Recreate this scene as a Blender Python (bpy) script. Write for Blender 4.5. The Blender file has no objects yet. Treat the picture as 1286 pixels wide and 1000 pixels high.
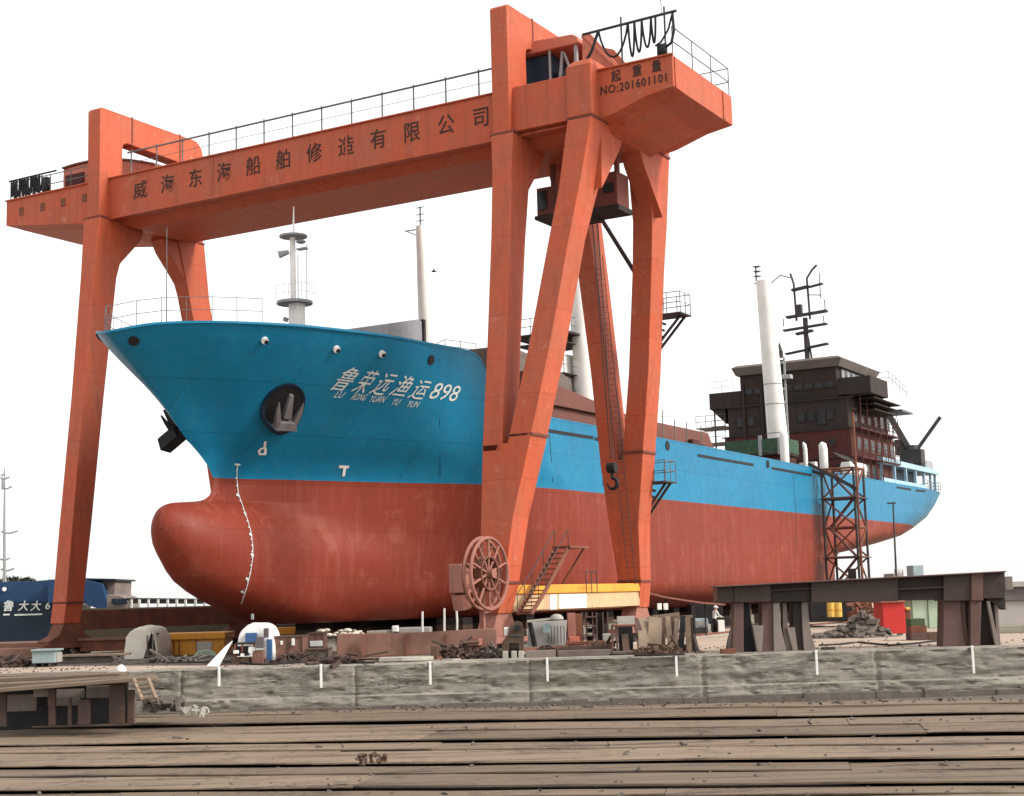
import bpy, bmesh, math, random
from mathutils import Vector, Matrix, noise
random.seed(7)
S = bpy.context.scene
COL = S.collection
# ------------------------------------------------------------------ camera (x = along the crane girder, y = along the ship, z = up)
CAM = Vector((38.26939694, -64.50728644, 2.6)); FPX = 1899.88681
RGT = Vector((0.86362355, 0.50335871, -0.02800669)); UPV = Vector((0.09007057, -0.09939927, 0.99096270)); FWD = Vector((-0.49602586, 0.8583413, 0.13118136))
TH = math.radians(30.02313803)
EX = Vector((math.cos(TH), math.sin(TH), 0)); EY = Vector((-math.sin(TH), math.cos(TH), 0))
def ray(px, py): return FWD + RGT*((px-643)/FPX) - UPV*((py-500)/FPX)
def at(px, py, p=None, q=None, z=None, Y=None):
    d = ray(px, py)
    if p is not None: t = (p-CAM.x)/d.x
    elif q is not None: t = (q-CAM.y)/d.y
    elif z is not None: t = (z-CAM.z)/d.z
    else: t = Y/d.dot(EY)
    return CAM + d*t
def G(X, Y, z=0): 
    v = CAM + EX*X + EY*Y; return Vector((v.x, v.y, z))
def lerp(a, b, t): return a+(b-a)*t
def tab(T, x):
    if x <= T[0][0]: return T[0][1]
    for (x0, y0), (x1, y1) in zip(T, T[1:]):
        if x <= x1: return y0+(y1-y0)*(x-x0)/(x1-x0)
    return T[-1][1]
def sm(T, x):   # smoother table
    if x <= T[0][0]: return T[0][1]
    if x >= T[-1][0]: return T[-1][1]
    for i in range(len(T)-1):
        if x <= T[i+1][0]:
            x0, y0 = T[i]; x1, y1 = T[i+1]; h = x1-x0
            d = (y1-y0)/h
            dl = d if i == 0 else ((y0-T[i-1][1])/(x0-T[i-1][0]))
            dr = d if i == len(T)-2 else ((T[i+2][1]-y1)/(T[i+2][0]-x1))
            m0 = 0 if dl*d <= 0 else 2*dl*d/(dl+d); m1 = 0 if dr*d <= 0 else 2*dr*d/(dr+d)
            if i == 0: m0 = d
            if i == len(T)-2: m1 = d
            t = (x-x0)/h
            return (2*t**3-3*t*t+1)*y0+(t**3-2*t*t+t)*h*m0+(-2*t**3+3*t*t)*y1+(t**3-t*t)*h*m1
# ------------------------------------------------------------------ materials
M = {}
def mat(name, c1, c2=None, c3=None, rough=.6, scale=1.0, st=(1, 1, 1), lo=.38, hi=.66, bump=0, bs=12, metal=0, spec=.25, streak=0, sc=None, seams=None, spot=.62, rot=0, isl=0, crack=0):
    m = bpy.data.materials.new(name); m.use_nodes = True; N = m.node_tree.nodes; L = m.node_tree.links
    b = N['Principled BSDF']; b.inputs['Roughness'].default_value = rough; b.inputs['Metallic'].default_value = metal
    b.inputs['Specular IOR Level'].default_value = spec
    tc = N.new('ShaderNodeTexCoord')
    def noi(s, stv, det=6, r=.6):
        mp = N.new('ShaderNodeMapping'); mp.inputs['Scale'].default_value = stv
        src = tc.outputs['Object']
        if rot:
            m0 = N.new('ShaderNodeMapping'); m0.inputs['Rotation'].default_value = (0, 0, -rot); L.new(src, m0.inputs[0]); src = m0.outputs[0]
        L.new(src, mp.inputs[0])
        n = N.new('ShaderNodeTexNoise'); n.inputs['Scale'].default_value = s; n.inputs['Detail'].default_value = det; n.inputs['Roughness'].default_value = r
        L.new(mp.outputs[0], n.inputs['Vector']); return n
    def ramp(n, l, h):
        r = N.new('ShaderNodeMapRange'); r.inputs[1].default_value = l; r.inputs[2].default_value = h; r.clamp = True
        L.new(n.outputs[0], r.inputs[0]); return r.outputs[0]
    def mix(fac, a, bb):
        x = N.new('ShaderNodeMix'); x.data_type = 'RGBA'
        if isinstance(fac, float): x.inputs[0].default_value = fac
        else: L.new(fac, x.inputs[0])
        for s, i in ((a, 6), (bb, 7)):
            if isinstance(s, tuple): x.inputs[i].default_value = (*s, 1)
            else: L.new(s, x.inputs[i])
        return x.outputs[2]
    c2 = c2 or tuple(v*.75 for v in c1)
    n1 = noi(scale, st); col = mix(ramp(n1, lo, hi), c1, c2)
    n3 = noi(scale*7.3, st, 8, .7)
    c_d = tuple(v*.8 for v in c1)
    r3 = ramp(n3, .45, .75)
    mu = N.new('ShaderNodeMath'); mu.operation = 'MULTIPLY'; mu.inputs[1].default_value = .6; L.new(r3, mu.inputs[0])
    col = mix(mu.outputs[0], col, c_d)
    if c3:
        n2 = noi(scale*2.7, st, 9, .72); col = mix(ramp(n2, spot, spot+.09), col, c3)
    if streak:
        ns = noi(1.0, (2.2, 2.2, .13), 7, .65)
        mm = N.new('ShaderNodeMath'); mm.operation = 'MULTIPLY'; mm.inputs[1].default_value = streak
        L.new(ramp(ns, .5, .78), mm.inputs[0]); col = mix(mm.outputs[0], col, sc or (.09, .035, .02))
    def mult(col, fac):
        x = N.new('ShaderNodeMix'); x.data_type = 'RGBA'; x.blend_type = 'MULTIPLY'; x.inputs[0].default_value = 1
        L.new(col, x.inputs[6]); L.new(fac, x.inputs[7]); return x.outputs[2]
    if isl:   # every separate board has its own tone
        ge = N.new('ShaderNodeNewGeometry'); r_ = N.new('ShaderNodeMapRange'); r_.inputs[3].default_value = 1-isl; r_.inputs[4].default_value = 1+isl*.6; L.new(ge.outputs['Random Per Island'], r_.inputs[0]); col = mult(col, r_.outputs[0])
    if crack:   # dark horizontal cracks and eroded layers
        for sc_, stv, lo_, hi_ in ((1.0, (.22, .22, 5.5), .485, .5), (1.0, (.7, .7, 11), .478, .5), (1.6, (.9, .9, 1.4), .493, .5)):
            nn = noi(sc_, stv, 7, .62); ab = N.new('ShaderNodeMath'); ab.operation = 'SUBTRACT'; ab.inputs[1].default_value = .5; L.new(nn.outputs[0], ab.inputs[0])
            a2 = N.new('ShaderNodeMath'); a2.operation = 'ABSOLUTE'; L.new(ab.outputs[0], a2.inputs[0])
            mk = N.new('ShaderNodeMapRange'); mk.inputs[1].default_value = 0; mk.inputs[2].default_value = (hi_-lo_)*.9; mk.inputs[3].default_value = 1-crack; mk.inputs[4].default_value = 1; L.new(a2.outputs[0], mk.inputs[0])
            gate = noi(.6, (.5, .5, 1.5), 3); gr_ = ramp(gate, .42, .56)
            ml = N.new('ShaderNodeMix'); ml.inputs[2].default_value = 1; L.new(gr_, ml.inputs[0]); L.new(mk.outputs[0], ml.inputs[3]); col = mult(col, ml.outputs[0])
    if seams:   # thin plate seams: (axis pair, width, height)
        ax, w, h, dk = seams
        sp = N.new('ShaderNodeSeparateXYZ'); cb = N.new('ShaderNodeCombineXYZ'); L.new(tc.outputs['Object'], sp.inputs[0])
        L.new(sp.outputs[ax[0]], cb.inputs[0]); L.new(sp.outputs[ax[1]], cb.inputs[1])
        br = N.new('ShaderNodeTexBrick'); L.new(cb.outputs[0], br.inputs['Vector'])
        br.inputs['Scale'].default_value = 1; br.inputs['Brick Width'].default_value = w; br.inputs['Row Height'].default_value = h
        br.inputs['Mortar Size'].default_value = .022; br.inputs['Mortar Smooth'].default_value = .6
        br.inputs['Color1'].default_value = (1, 1, 1, 1); br.inputs['Color2'].default_value = (.93, .93, .93, 1); br.inputs['Mortar'].default_value = (dk, dk, dk, 1)
        x = N.new('ShaderNodeMix'); x.data_type = 'RGBA'; x.blend_type = 'MULTIPLY'; x.inputs[0].default_value = 1
        L.new(col, x.inputs[6]); L.new(br.outputs[0], x.inputs[7]); col = x.outputs[2]
    L.new(col, b.inputs['Base Color'])
    # roughness variation
    rr = N.new('ShaderNodeMapRange'); rr.inputs[3].default_value = max(.05, rough-.12); rr.inputs[4].default_value = min(1, rough+.15); L.new(n3.outputs[0], rr.inputs[0]); L.new(rr.outputs[0], b.inputs['Roughness'])
    if bump:
        nb = noi(bs, st, 6, .65); bp = N.new('ShaderNodeBump'); bp.inputs['Strength'].default_value = bump; bp.inputs['Distance'].default_value = .05 if bs > 3 else .25
        L.new(nb.outputs[0], bp.inputs['Height']); L.new(bp.outputs[0], b.inputs['Normal'])
    M[name] = m; return m
OR = (.47, .088, .036)
mat('crane_paint', OR, (0.399, 0.09996, 0.0504), (0.475, 0.1632, 0.105), rough=.55, scale=.45, streak=.5, sc=(.17, .05, .03), bump=.18, bs=2.0, spot=.60, seams=((0, 2), 60, 4.1, .66))
mat('crane_faded', (.52, .17, .11), (.44, .13, .08), (.25, .08, .05), rough=.6, scale=.7, streak=.4, bump=.15, bs=8)
mat('crane_dark', (0.158, 0.04253, 0.03037), (0.1094, 0.03645, 0.03037), (0.06075, 0.03645, 0.03037), rough=.65, scale=.8, streak=.4)
mat('rust', (.20, .075, .045), (.12, .05, .035), (.30, .13, .08), rough=.85, scale=1.3, bump=.3, bs=14)
mat('rust_pale', (0.216, 0.1152, 0.0864), (0.1584, 0.0792, 0.0576), (0.0936, 0.0504, 0.036), rough=.85, scale=.8, streak=.5, bump=.25, bs=10)
mat('dark_steel', (.035, .032, .032), (.06, .05, .045), (.11, .06, .04), rough=.6, scale=1.5, bump=.15)
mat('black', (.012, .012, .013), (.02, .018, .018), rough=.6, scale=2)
mat('rail_grey', (.10, .10, .105), (.16, .15, .14), rough=.55, scale=2)
mat('hull_blue', (0.006797, 0.1558, 0.289), (0.008495, 0.1812, 0.3226), (0.01457, 0.1716, 0.2688), rough=.36, scale=.22, streak=.30, sc=(.05, .15, .20), bump=.16, bs=.7, spec=.16, seams=((1, 2), 9.0, 2.4, .60), spot=.6)
mat('hull_red', (0.2059, 0.03366, 0.01702), (0.1773, 0.03069, 0.01702), (0.2289, 0.05444, 0.03244), rough=.5, scale=.2, streak=.42, sc=(.30, .095, .07), bump=.16, bs=.7, spec=.16, seams=((1, 2), 9.0, 2.4, .70), spot=.56)
mat('deck_paint', (.12, .05, .04), (.09, .045, .04), rough=.8, scale=.5)
mat('white_paint', (.78, .77, .74), (.66, .65, .61), (.45, .40, .34), rough=.5, scale=.6, streak=.25, sc=(.45, .36, .28), spot=.7)
mat('lettering_white', (.74, .76, .72), (.45, .52, .50), (.10, .25, .30), rough=.6, scale=6, spot=.54)
mat('lettering_black', (.035, .02, .018), (.06, .03, .022), (.20, .06, .04), rough=.7, scale=5, spot=.66)
mat('primer_red', (0.075, 0.0204, 0.0168), (0.057, 0.018, 0.0162), (0.096, 0.036, 0.027), rough=.75, scale=.5, streak=.4, bump=.1, bs=2)
mat('primer_brown', (0.1584, 0.0612, 0.0468), (0.1296, 0.054, 0.0432), rough=.75, scale=.4, streak=.3)
mat('primer_dark', (0.0315, 0.0225, 0.0195), (0.024, 0.02025, 0.0195), (0.05625, 0.03375, 0.0285), rough=.75, scale=.5, streak=.4)
mat('roof_grey', (.12, .10, .09), (.16, .13, .12), rough=.8, scale=.5)
mat('ship_grey', (.30, .31, .32), (.24, .25, .26), rough=.6, scale=.5, streak=.3)
mat('pale_blue', (.33, .50, .60), (.28, .45, .57), (.30, .33, .35), rough=.5, scale=.5, streak=.3, sc=(.3, .3, .3))
mat('green_net', (.05, .10, .06), (.03, .06, .04), (.16, .2, .15), rough=.9, scale=4, bump=.5, bs=18)
mat('glass_dark', (.015, .018, .02), (.03, .035, .04), rough=.18, scale=.8)
mat('yellow_paint', (0.726, 0.3168, 0.0396), (0.616, 0.264, 0.0396), (0.352, 0.1496, 0.0396), rough=.55, scale=.7, streak=.35, sc=(.25, .12, .05), bump=.12)
mat('tan_paint', (0.5441, 0.3726, 0.215), (0.4495, 0.3048, 0.1827), (0.3075, 0.1694, 0.09673), rough=.7, scale=.6, streak=.5, sc=(.22, .13, .08), bump=.12)
mat('concrete', (0.2826, 0.2571, 0.2137), (0.2318, 0.2108, 0.1753), (0.1555, 0.1415, 0.1175), rough=.9, scale=.55, st=(.35, .35, 3.0), streak=.3, sc=(.07, .06, .05), bump=.9, bs=7.0, spot=.70, rot=TH, crack=.9)
mat('concrete_pale', (0.384, 0.36, 0.312), (0.288, 0.264, 0.224), (0.176, 0.16, 0.136), rough=.9, scale=.8, bump=.4, bs=8)
mat('yard', (0.3938, 0.3087, 0.2395), (0.3087, 0.2395, 0.1863), (0.2023, 0.1597, 0.1277), rough=.95, scale=.16, bump=.4, bs=5, spot=.62)
mat('timber', (0.2076, 0.1527, 0.1078), (0.1527, 0.1129, 0.08152), (0.08542, 0.06107, 0.0466), rough=.85, scale=.5, st=(.10, 1.6, 2), bump=.4, bs=4, spot=.53, rot=TH, isl=.26, crack=.45)
mat('timber_dark', (0.1125, 0.0675, 0.04875), (0.0675, 0.045, 0.03375), (0.18, 0.1275, 0.0975), rough=.9, scale=1.2, st=(2, 2, .25), bump=.35, bs=8)
mat('timber_pale', (0.2592, 0.1944, 0.1368), (0.2016, 0.144, 0.1008), (0.108, 0.072, 0.0504), rough=.88, scale=1.1, st=(2, 2, .25), bump=.35, bs=8)
mat('canvas', (0.8398, 0.7698, 0.6532), (0.6998, 0.6182, 0.5016), (0.4432, 0.3732, 0.2916), rough=.9, scale=.9, bump=.6, bs=3.5, spot=.64)
mat('canvas_white', (.86, .85, .80), (.74, .72, .66), (.5, .46, .4), rough=.9, scale=.9, bump=.5, bs=3.5, spot=.68)
mat('tarp_blue', (.05, .12, .26), (.04, .09, .2), rough=.7, scale=1.5, bump=.4)
mat('navy', (0.006, 0.0168, 0.033), (0.0084, 0.0216, 0.0396), (0.018, 0.03, 0.045), rough=.45, scale=.15, streak=.3, sc=(.03, .04, .05))
mat('far_blue', (0.0132, 0.045, 0.114), (0.0168, 0.054, 0.126), (0.03, 0.06, 0.102), rough=.5, scale=.15, streak=.3, sc=(.04, .08, .13))
mat('barge_brown', (.052, .043, .028), (.042, .036, .025), (.07, .045, .032), rough=.85, scale=.25, streak=.4, sc=(.04, .028, .02))
mat('red_paint', (.52, .035, .03), (.45, .03, .028), rough=.5, scale=.6, streak=.2)
mat('green_pale', (.40, .50, .37), (.34, .44, .33), (.25, .25, .2), rough=.6, scale=.6, streak=.3)
mat('green_dark', (.07, .09, .045), (.05, .07, .04), rough=.8, scale=1)
mat('grey_wall', (.36, .33, .31), (.31, .285, .265), rough=.8, scale=.5, streak=.3, sc=(.2, .17, .15))
mat('grey_dark', (.13, .115, .115), (.10, .09, .09), rough=.75, scale=.8, streak=.4)
mat('cabinet', (.26, .33, .33), (.21, .28, .28), (.15, .13, .11), rough=.6, scale=1, streak=.4)
mat('machine_blue', (.36, .44, .46), (.28, .36, .38), (.1, .1, .1), rough=.5, scale=2)
mat('plate_dark', (0.0483, 0.03024, 0.02436), (0.0357, 0.0231, 0.01974), (0.0798, 0.0588, 0.0483), rough=.5, scale=.35, streak=.4, sc=(.05, .035, .03), bump=.15, bs=3)
mat('plate_grey', (0.216, 0.18, 0.1575), (0.162, 0.135, 0.117), (0.099, 0.0765, 0.063), rough=.75, scale=.8, streak=.4, bump=.15)
mat('column_brown', (0.1224, 0.072, 0.0612), (0.0936, 0.0576, 0.0504), (0.0648, 0.0396, 0.0324), rough=.75, scale=.6, streak=.5, bump=.15)
mat('stone', (0.144, 0.1188, 0.1008), (0.1008, 0.0828, 0.072), (0.2016, 0.1728, 0.144), rough=.95, scale=2, bump=.6, bs=7)
mat('rubber', (.02, .019, .018), (.035, .03, .027), rough=.85, scale=3)
mat('tree_leaf', (.06, .075, .05), (.045, .06, .04), rough=.9, scale=2)
mat('bark', (.09, .065, .05), rough=.95, scale=3)
mat('skin', (.45, .27, .19), rough=.6, scale=8)
mat('cloth_white', (.70, .70, .66), (.58, .58, .54), rough=.9, scale=6)
mat('cloth_dark', (.03, .03, .035), (.045, .04, .04), rough=.9, scale=6)
mat('helmet_white', (.85, .85, .82), rough=.35, scale=3)
mat('lamp_yellow', (.75, .50, .12), (.6, .38, .08), rough=.5, scale=2)
mat('pink_dust', (0.3128, 0.136, 0.1024), (0.2584, 0.1088, 0.0832), (0.1632, 0.068, 0.0512), rough=.8, scale=1, streak=.3, bump=.2)
mat('slip_shade_dirt', (.085, .06, .05), (.06, .045, .04), (.13, .085, .065), rough=.95, scale=.4, bump=.4, bs=6)  # grit-stained ground, toned dark to cut the light bounced under the hull
mat('scrap', (.10, .06, .045), (.06, .045, .04), (.2, .15, .12), rough=.85, scale=1.2, isl=.5)
# ------------------------------------------------------------------ mesh builder
SPLIT = {'support', 'leg', 'foot', 'feet', 'door_post', 'splice_plate', 'joint_collar', 'inspection_plate', 'stiffener', 'freeing_port', 'post', 'window', 'notice_board', 'pillar', 'joint', 'side_board', 'white_parts', 'character', 'platform', 'gallery_deck', 'scaffold_deck', 'stair_flight', 'unit', 'opening', 'weld_rib', 'weld_seam', 'stiffener_bar', 'mast_lamp', 'mast_band', 'hatch', 'fairlead', 'collar', 'bow_symbol', 'gangway', 'radar_yard_bar'}
class MB:
    def __init__(s): s.v = []; s.f = []; s.mi = []
    def add(s, vs, fs, mi=0):
        n = len(s.v); s.v += [Vector(v) for v in vs]; s.f += [tuple(i+n for i in f) for f in fs]; s.mi += [mi]*len(fs); return s
    def hexa(s, c8, mi=0):   # 8 corners: bottom loop 0-3, top loop 4-7
        return s.add(c8, [(3, 2, 1, 0), (4, 5, 6, 7), (0, 1, 5, 4), (1, 2, 6, 5), (2, 3, 7, 6), (3, 0, 4, 7)], mi)
    def box(s, x0, x1, y0, y1, z0, z1, mi=0):
        return s.hexa([(x0, y0, z0), (x1, y0, z0), (x1, y1, z0), (x0, y1, z0), (x0, y0, z1), (x1, y0, z1), (x1, y1, z1), (x0, y1, z1)], mi)
    def obox(s, c, a, b, z0, z1, ax=None, ay=None, mi=0):   # oriented to the camera-facing axes: centre c, half widths
        ax = ax or EX; ay = ay or EY; c = Vector(c); P = []
        for z in (z0, z1):
            for i, j in ((-1, -1), (1, -1), (1, 1), (-1, 1)):
                v = c+ax*(a*i)+ay*(b*j); P.append((v.x, v.y, z))
        return s.hexa(P, mi)
    def beam(s, a, b, w, h, up=(0, 0, 1), mi=0):
        a = Vector(a); b = Vector(b); d = (b-a).normalized(); u = Vector(up)
        if abs(d.dot(u)) > .98: u = Vector((1, 0, 0))
        x = d.cross(u).normalized()*(w/2); y = x.cross(d).normalized()*(h/2)
        return s.hexa([a-x-y, a+x-y, a+x+y, a-x+y, b-x-y, b+x-y, b+x+y, b-x+y], mi)
    def tube(s, pts, r, n=6, mi=0, closed=False):
        pts = [Vector(p) for p in pts]; m = len(pts); rr = r if isinstance(r, (list, tuple)) else [r]*m
        base = len(s.v); px = None
        for i, p in enumerate(pts):
            d = (pts[(i+1) % m]-pts[i-1]) if closed else (pts[min(i+1, m-1)]-pts[max(i-1, 0)])
            d.normalize()
            if px is None:
                u = Vector((0, 0, 1)) if abs(d.z) < .9 else Vector((1, 0, 0)); px = d.cross(u).normalized()
            else:
                px = (px-d*px.dot(d)).normalized()
            py = d.cross(px)
            for k in range(n):
                a = 2*math.pi*k/n; s.v.append(p+px*(math.cos(a)*rr[i])+py*(math.sin(a)*rr[i]))
        for i in range(m if closed else m-1):
            j = (i+1) % m
            for k in range(n):
                l = (k+1) % n; s.f.append((base+i*n+k, base+i*n+l, base+j*n+l, base+j*n+k)); s.mi.append(mi)
        if not closed:
            s.f.append(tuple(base+k for k in reversed(range(n)))); s.f.append(tuple(base+(m-1)*n+k for k in range(n))); s.mi += [mi, mi]
        return s
    def prism(s, poly, o, ax, ay, az, mi=0):   # polygon (u,v) in plane ax,ay at origin o, extruded by vector az
        o = Vector(o); ax = Vector(ax); ay = Vector(ay); az = Vector(az); n = len(poly)
        b = [o+ax*u+ay*v for u, v in poly]
        return s.add(b+[p+az for p in b], [tuple(reversed(range(n))), tuple(range(n, 2*n))]+[(i, (i+1) % n, n+(i+1) % n, n+i) for i in range(n)], mi)
    def loft(s, secs, mi=0, cap=True):
        n = len(secs[0]); base = len(s.v)
        for sc in secs: s.v += [Vector(v) for v in sc]
        for i in range(len(secs)-1):
            for k in range(n):
                l = (k+1) % n; s.f.append((base+i*n+k, base+i*n+l, base+(i+1)*n+l, base+(i+1)*n+k)); s.mi.append(mi)
        if cap:
            s.f.append(tuple(base+k for k in reversed(range(n)))); s.f.append(tuple(base+(len(secs)-1)*n+k for k in range(n))); s.mi += [mi, mi]
        return s
    def ball(s, c, r, nu=10, nv=6, mi=0, sq=(1, 1, 1), half=False):
        c = Vector(c); base = len(s.v); v0 = 0 if half else -nv
        rows = list(range(v0, nv+1))
        for j in rows:
            ph = math.pi/2*j/nv
            for i in range(nu):
                t = 2*math.pi*i/nu; s.v.append(c+Vector((math.cos(t)*math.cos(ph)*r*sq[0], math.sin(t)*math.cos(ph)*r*sq[1], math.sin(ph)*r*sq[2])))
        for j in range(len(rows)-1):
            for i in range(nu):
                k = (i+1) % nu; s.f.append((base+j*nu+i, base+j*nu+k, base+(j+1)*nu+k, base+(j+1)*nu+i)); s.mi.append(mi)
        return s
    def islands(s):
        par = list(range(len(s.v)))
        def fd(i):
            while par[i] != i: par[i] = par[par[i]]; i = par[i]
            return i
        for f in s.f:
            for i in f[1:]: par[fd(i)] = fd(f[0])
        G_ = {}
        for f, mi in zip(s.f, s.mi): G_.setdefault(fd(f[0]), []).append((f, mi))
        out = []
        for fl in G_.values():
            q = MB(); idx = {}
            for f, mi in fl:
                for i in f:
                    if i not in idx: idx[i] = len(q.v); q.v.append(s.v[i])
                q.f.append(tuple(idx[i] for i in f)); q.mi.append(mi)
            out.append(q)
        return out
    def build(s, name, m, parent=None, smooth=False, bevel=0, auto=None, fix=True):
        if name in SPLIT and parent:
            isl = s.islands()
            if len(isl) > 1: return [q._build(name, m, parent, smooth, bevel, auto, fix) for q in isl][0]
        return s._build(name, m, parent, smooth, bevel, auto, fix)
    def _build(s, name, m, parent=None, smooth=False, bevel=0, auto=None, fix=True):
        me = bpy.data.meshes.new(name); off = Vector((0, 0, 0))
        if parent:
            r = parent
            while r: off += r.location; r = r.parent
        me.from_pydata([v-off for v in s.v], [], s.f)
        for mm in (m if isinstance(m, (list, tuple)) else [m]): me.materials.append(M[mm])
        for p, i in zip(me.polygons, s.mi): p.material_index = i
        bm = bmesh.new(); bm.from_mesh(me)
        bmesh.ops.remove_doubles(bm, verts=bm.verts, dist=1e-5)
        if fix: bmesh.ops.recalc_face_normals(bm, faces=bm.faces)
        bm.to_mesh(me); bm.free()
        if smooth:
            for p in me.polygons: p.use_smooth = True
            if auto: me.set_sharp_from_angle(angle=math.radians(auto))
        o = bpy.data.objects.new(name, me); COL.objects.link(o)
        if bevel:
            b = o.modifiers.new('Bevel', 'BEVEL'); b.width = bevel; b.segments = 2; b.limit_method = 'ANGLE'; b.angle_limit = math.radians(40)
        if parent: o.parent = parent
        return o
def tag(o, label=None, cat=None, group=None, kind=None):
    if label: o['label'] = label
    if cat: o['category'] = cat
    if group: o['group'] = group
    if kind: o['kind'] = kind
    return o
def thing(name, loc, label, cat, group=None):
    o = bpy.data.objects.new(name, None); COL.objects.link(o); o.location = loc; o.empty_display_size = .3
    return tag(o, label, cat, group)
def copy_tree(o, parent=None):
    c = o.copy(); COL.objects.link(c)
    if parent: c.parent = parent
    for ch in list(o.children): copy_tree(ch, c)
    return c
def glyphs(body, size, ext=.02, shear=0, spacing=1.0, off=.012):
    cu = bpy.data.curves.new('glyph_curve', 'FONT'); cu.body = body; cu.size = size; cu.extrude = ext; cu.shear = shear; cu.align_x = 'CENTER'; cu.align_y = 'CENTER'; cu.space_character = spacing; cu.resolution_u = 3; cu.offset = size*off
    t = bpy.data.objects.new('glyph_tmp', cu); COL.objects.link(t)
    dg = bpy.context.evaluated_depsgraph_get(); me = bpy.data.meshes.new_from_object(t.evaluated_get(dg))
    r = ([v.co.copy() for v in me.vertices], [tuple(p.vertices) for p in me.polygons])
    bpy.data.objects.remove(t); bpy.data.curves.remove(cu); bpy.data.meshes.remove(me); return r
def rail(mb, pts, h=1.1, r=.03, step=1.8, mids=2):   # guard rail along a polyline
    pts = [Vector(p) for p in pts]
    for k in range(1, mids+1): mb.tube([p+Vector((0, 0, h*k/mids)) for p in pts], r, 5)
    for a, b in zip(pts, pts[1:]):
        n = max(1, round((b-a).length/step))
        for i in range(n+1):
            p = a.lerp(b, i/n); mb.tube([p, p+Vector((0, 0, h))], r, 5)
    return mb
# ------------------------------------------------------------------ world, sun, camera
w = bpy.data.worlds.new('World'); S.world = w; w.use_nodes = True; N = w.node_tree.nodes; L = w.node_tree.links
SUN = Vector((.80, .14, .62)).normalized()
el = math.asin(SUN.z); az = math.atan2(SUN.x, SUN.y)
sky = N.new('ShaderNodeTexSky'); sky.sky_type = 'NISHITA'; sky.sun_disc = False; sky.sun_elevation = el; sky.sun_rotation = az; sky.air_density = 1; sky.dust_density = 4
ad = N.new('ShaderNodeMix'); ad.data_type = 'RGBA'; ad.blend_type = 'ADD'; ad.inputs[0].default_value = 1; ad.clamp_result = False
hs = N.new('ShaderNodeHueSaturation'); hs.inputs['Saturation'].default_value = .35; L.new(sky.outputs[0], hs.inputs['Color'])
L.new(hs.outputs[0], ad.inputs[6]); ad.inputs[7].default_value = (8.6, 8.55, 8.4, 1)
L.new(ad.outputs[2], N['Background'].inputs[0]); N['Background'].inputs[1].default_value = .1
sl = bpy.data.lights.new('sun', 'SUN'); sl.energy = 3.2; sl.angle = math.radians(12); sl.color = (1, .95, .88)
so = bpy.data.objects.new('sun', sl); COL.objects.link(so); so.rotation_euler = (-SUN).to_track_quat('-Z', 'Y').to_euler()
S.view_settings.view_transform = 'Standard'; S.view_settings.look = 'None'; S.view_settings.gamma = 1; S.view_settings.use_curve_mapping = False; S.view_settings.exposure = .12
cd = bpy.data.cameras.new('camera'); cd.sensor_fit = 'HORIZONTAL'; cd.sensor_width = 36; cd.lens = 36*FPX/1286; cd.clip_end = 6000; cd.clip_start = .5
co = bpy.data.objects.new('camera', cd); COL.objects.link(co)
co.matrix_world = Matrix(((RGT.x, UPV.x, -FWD.x, CAM.x), (RGT.y, UPV.y, -FWD.y, CAM.y), (RGT.z, UPV.z, -FWD.z, CAM.z), (0, 0, 0, 1)))
S.camera = co
# ================================================================== GANTRY CRANE
QM = 4.6                                   # mid line of the girder; the far frame mirrors the near one
crane = thing('gantry_crane', (0, QM, 0), 'tall orange shipyard gantry crane straddling the blue and red ship, black characters along its girder', 'crane')
ZT, ZB = 28.55, 26.05
def gsec(p, zb, bel, q0=.8, q1=8.4):
    return [(p, q0, ZT), (p, q0, zb), (p, q0+.85, zb), (p, q0+1.45, zb-bel), (p, q1-1.45, zb-bel), (p, q1-.85, zb), (p, q1, zb), (p, q1, ZT)]
g = MB().loft([gsec(-36.26, 26.97, .02), gsec(-33.5, 26.6, .05), gsec(-29.2, ZB, .1), gsec(-27.6, ZB, .1), gsec(-26.4, ZB, .42), gsec(5.9, ZB, .42), gsec(6.8, 26.2, .3), gsec(8.6, 26.75, .1), gsec(10.05, 26.97, .02)])
g.box(-36.3, 10.1, .68, .86, ZT-.02, ZT+.07)          # top flange lip
g.box(-27.2, 5.2, .66, 1.0, ZB-.07, ZB+.02)           # bottom flange lip
for p in (-19.1, -9.5): g.box(p-.07, p+.07, .765, .82, ZB+.03, ZT-.03)
g.box(10.05, 10.11, 7.1, 7.3, 27, 28.5); g.box(10.05, 10.11, 1.0, 1.15, 27, 28.5)
girder = g.build('girder', 'crane_paint', crane, bevel=.03)
for i, ch in enumerate('威海东海船舶修造有限公司'):
    m = MB(); pc = lerp(-24.75, -.85, i/11); v, f = glyphs(ch, 1.12, .012, 0, 1, .002)
    m.add([(pc+a.x*1.0, .785-a.z, 27.38+a.y*1.05) for a in v], f)
    m.build('girder_character', 'lettering_black', girder)
for txt, pc, zc, sz, sp in (('起', 7.0, 28.05, .62, 1), ('重', 8.15, 28.08, .62, 1), ('量', 9.2, 28.1, .62, 1), ('NO:201601101', 7.95, 27.45, .60, 1.16)):
    m = MB(); v, f = glyphs(txt, sz, .012, 0, sp)
    m.add([(pc+a.x*.86, .785-a.z, zc+a.y) for a in v], f)
    m.build('girder_character', 'lettering_black', girder)
m = MB()
for p in (-34.9, -33.0, -31.2, -29.4): m.box(p-.19, p+.19, .775, .83, 27.45, 27.95)
m.build('inspection_plate', 'rust', girder)
def mir(pts): return [(x, 2*QM-y, z) for x, y, z in pts]
def leg_out(z): return -3.6*(26.1-z)/24
def lsec(z, p0, p1, t, near):
    q = leg_out(z); s = [(p0, q, z), (p1, q, z), (p1, q+t, z), (p0, q+t, z)]
    return s if near else mir(s)
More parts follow.
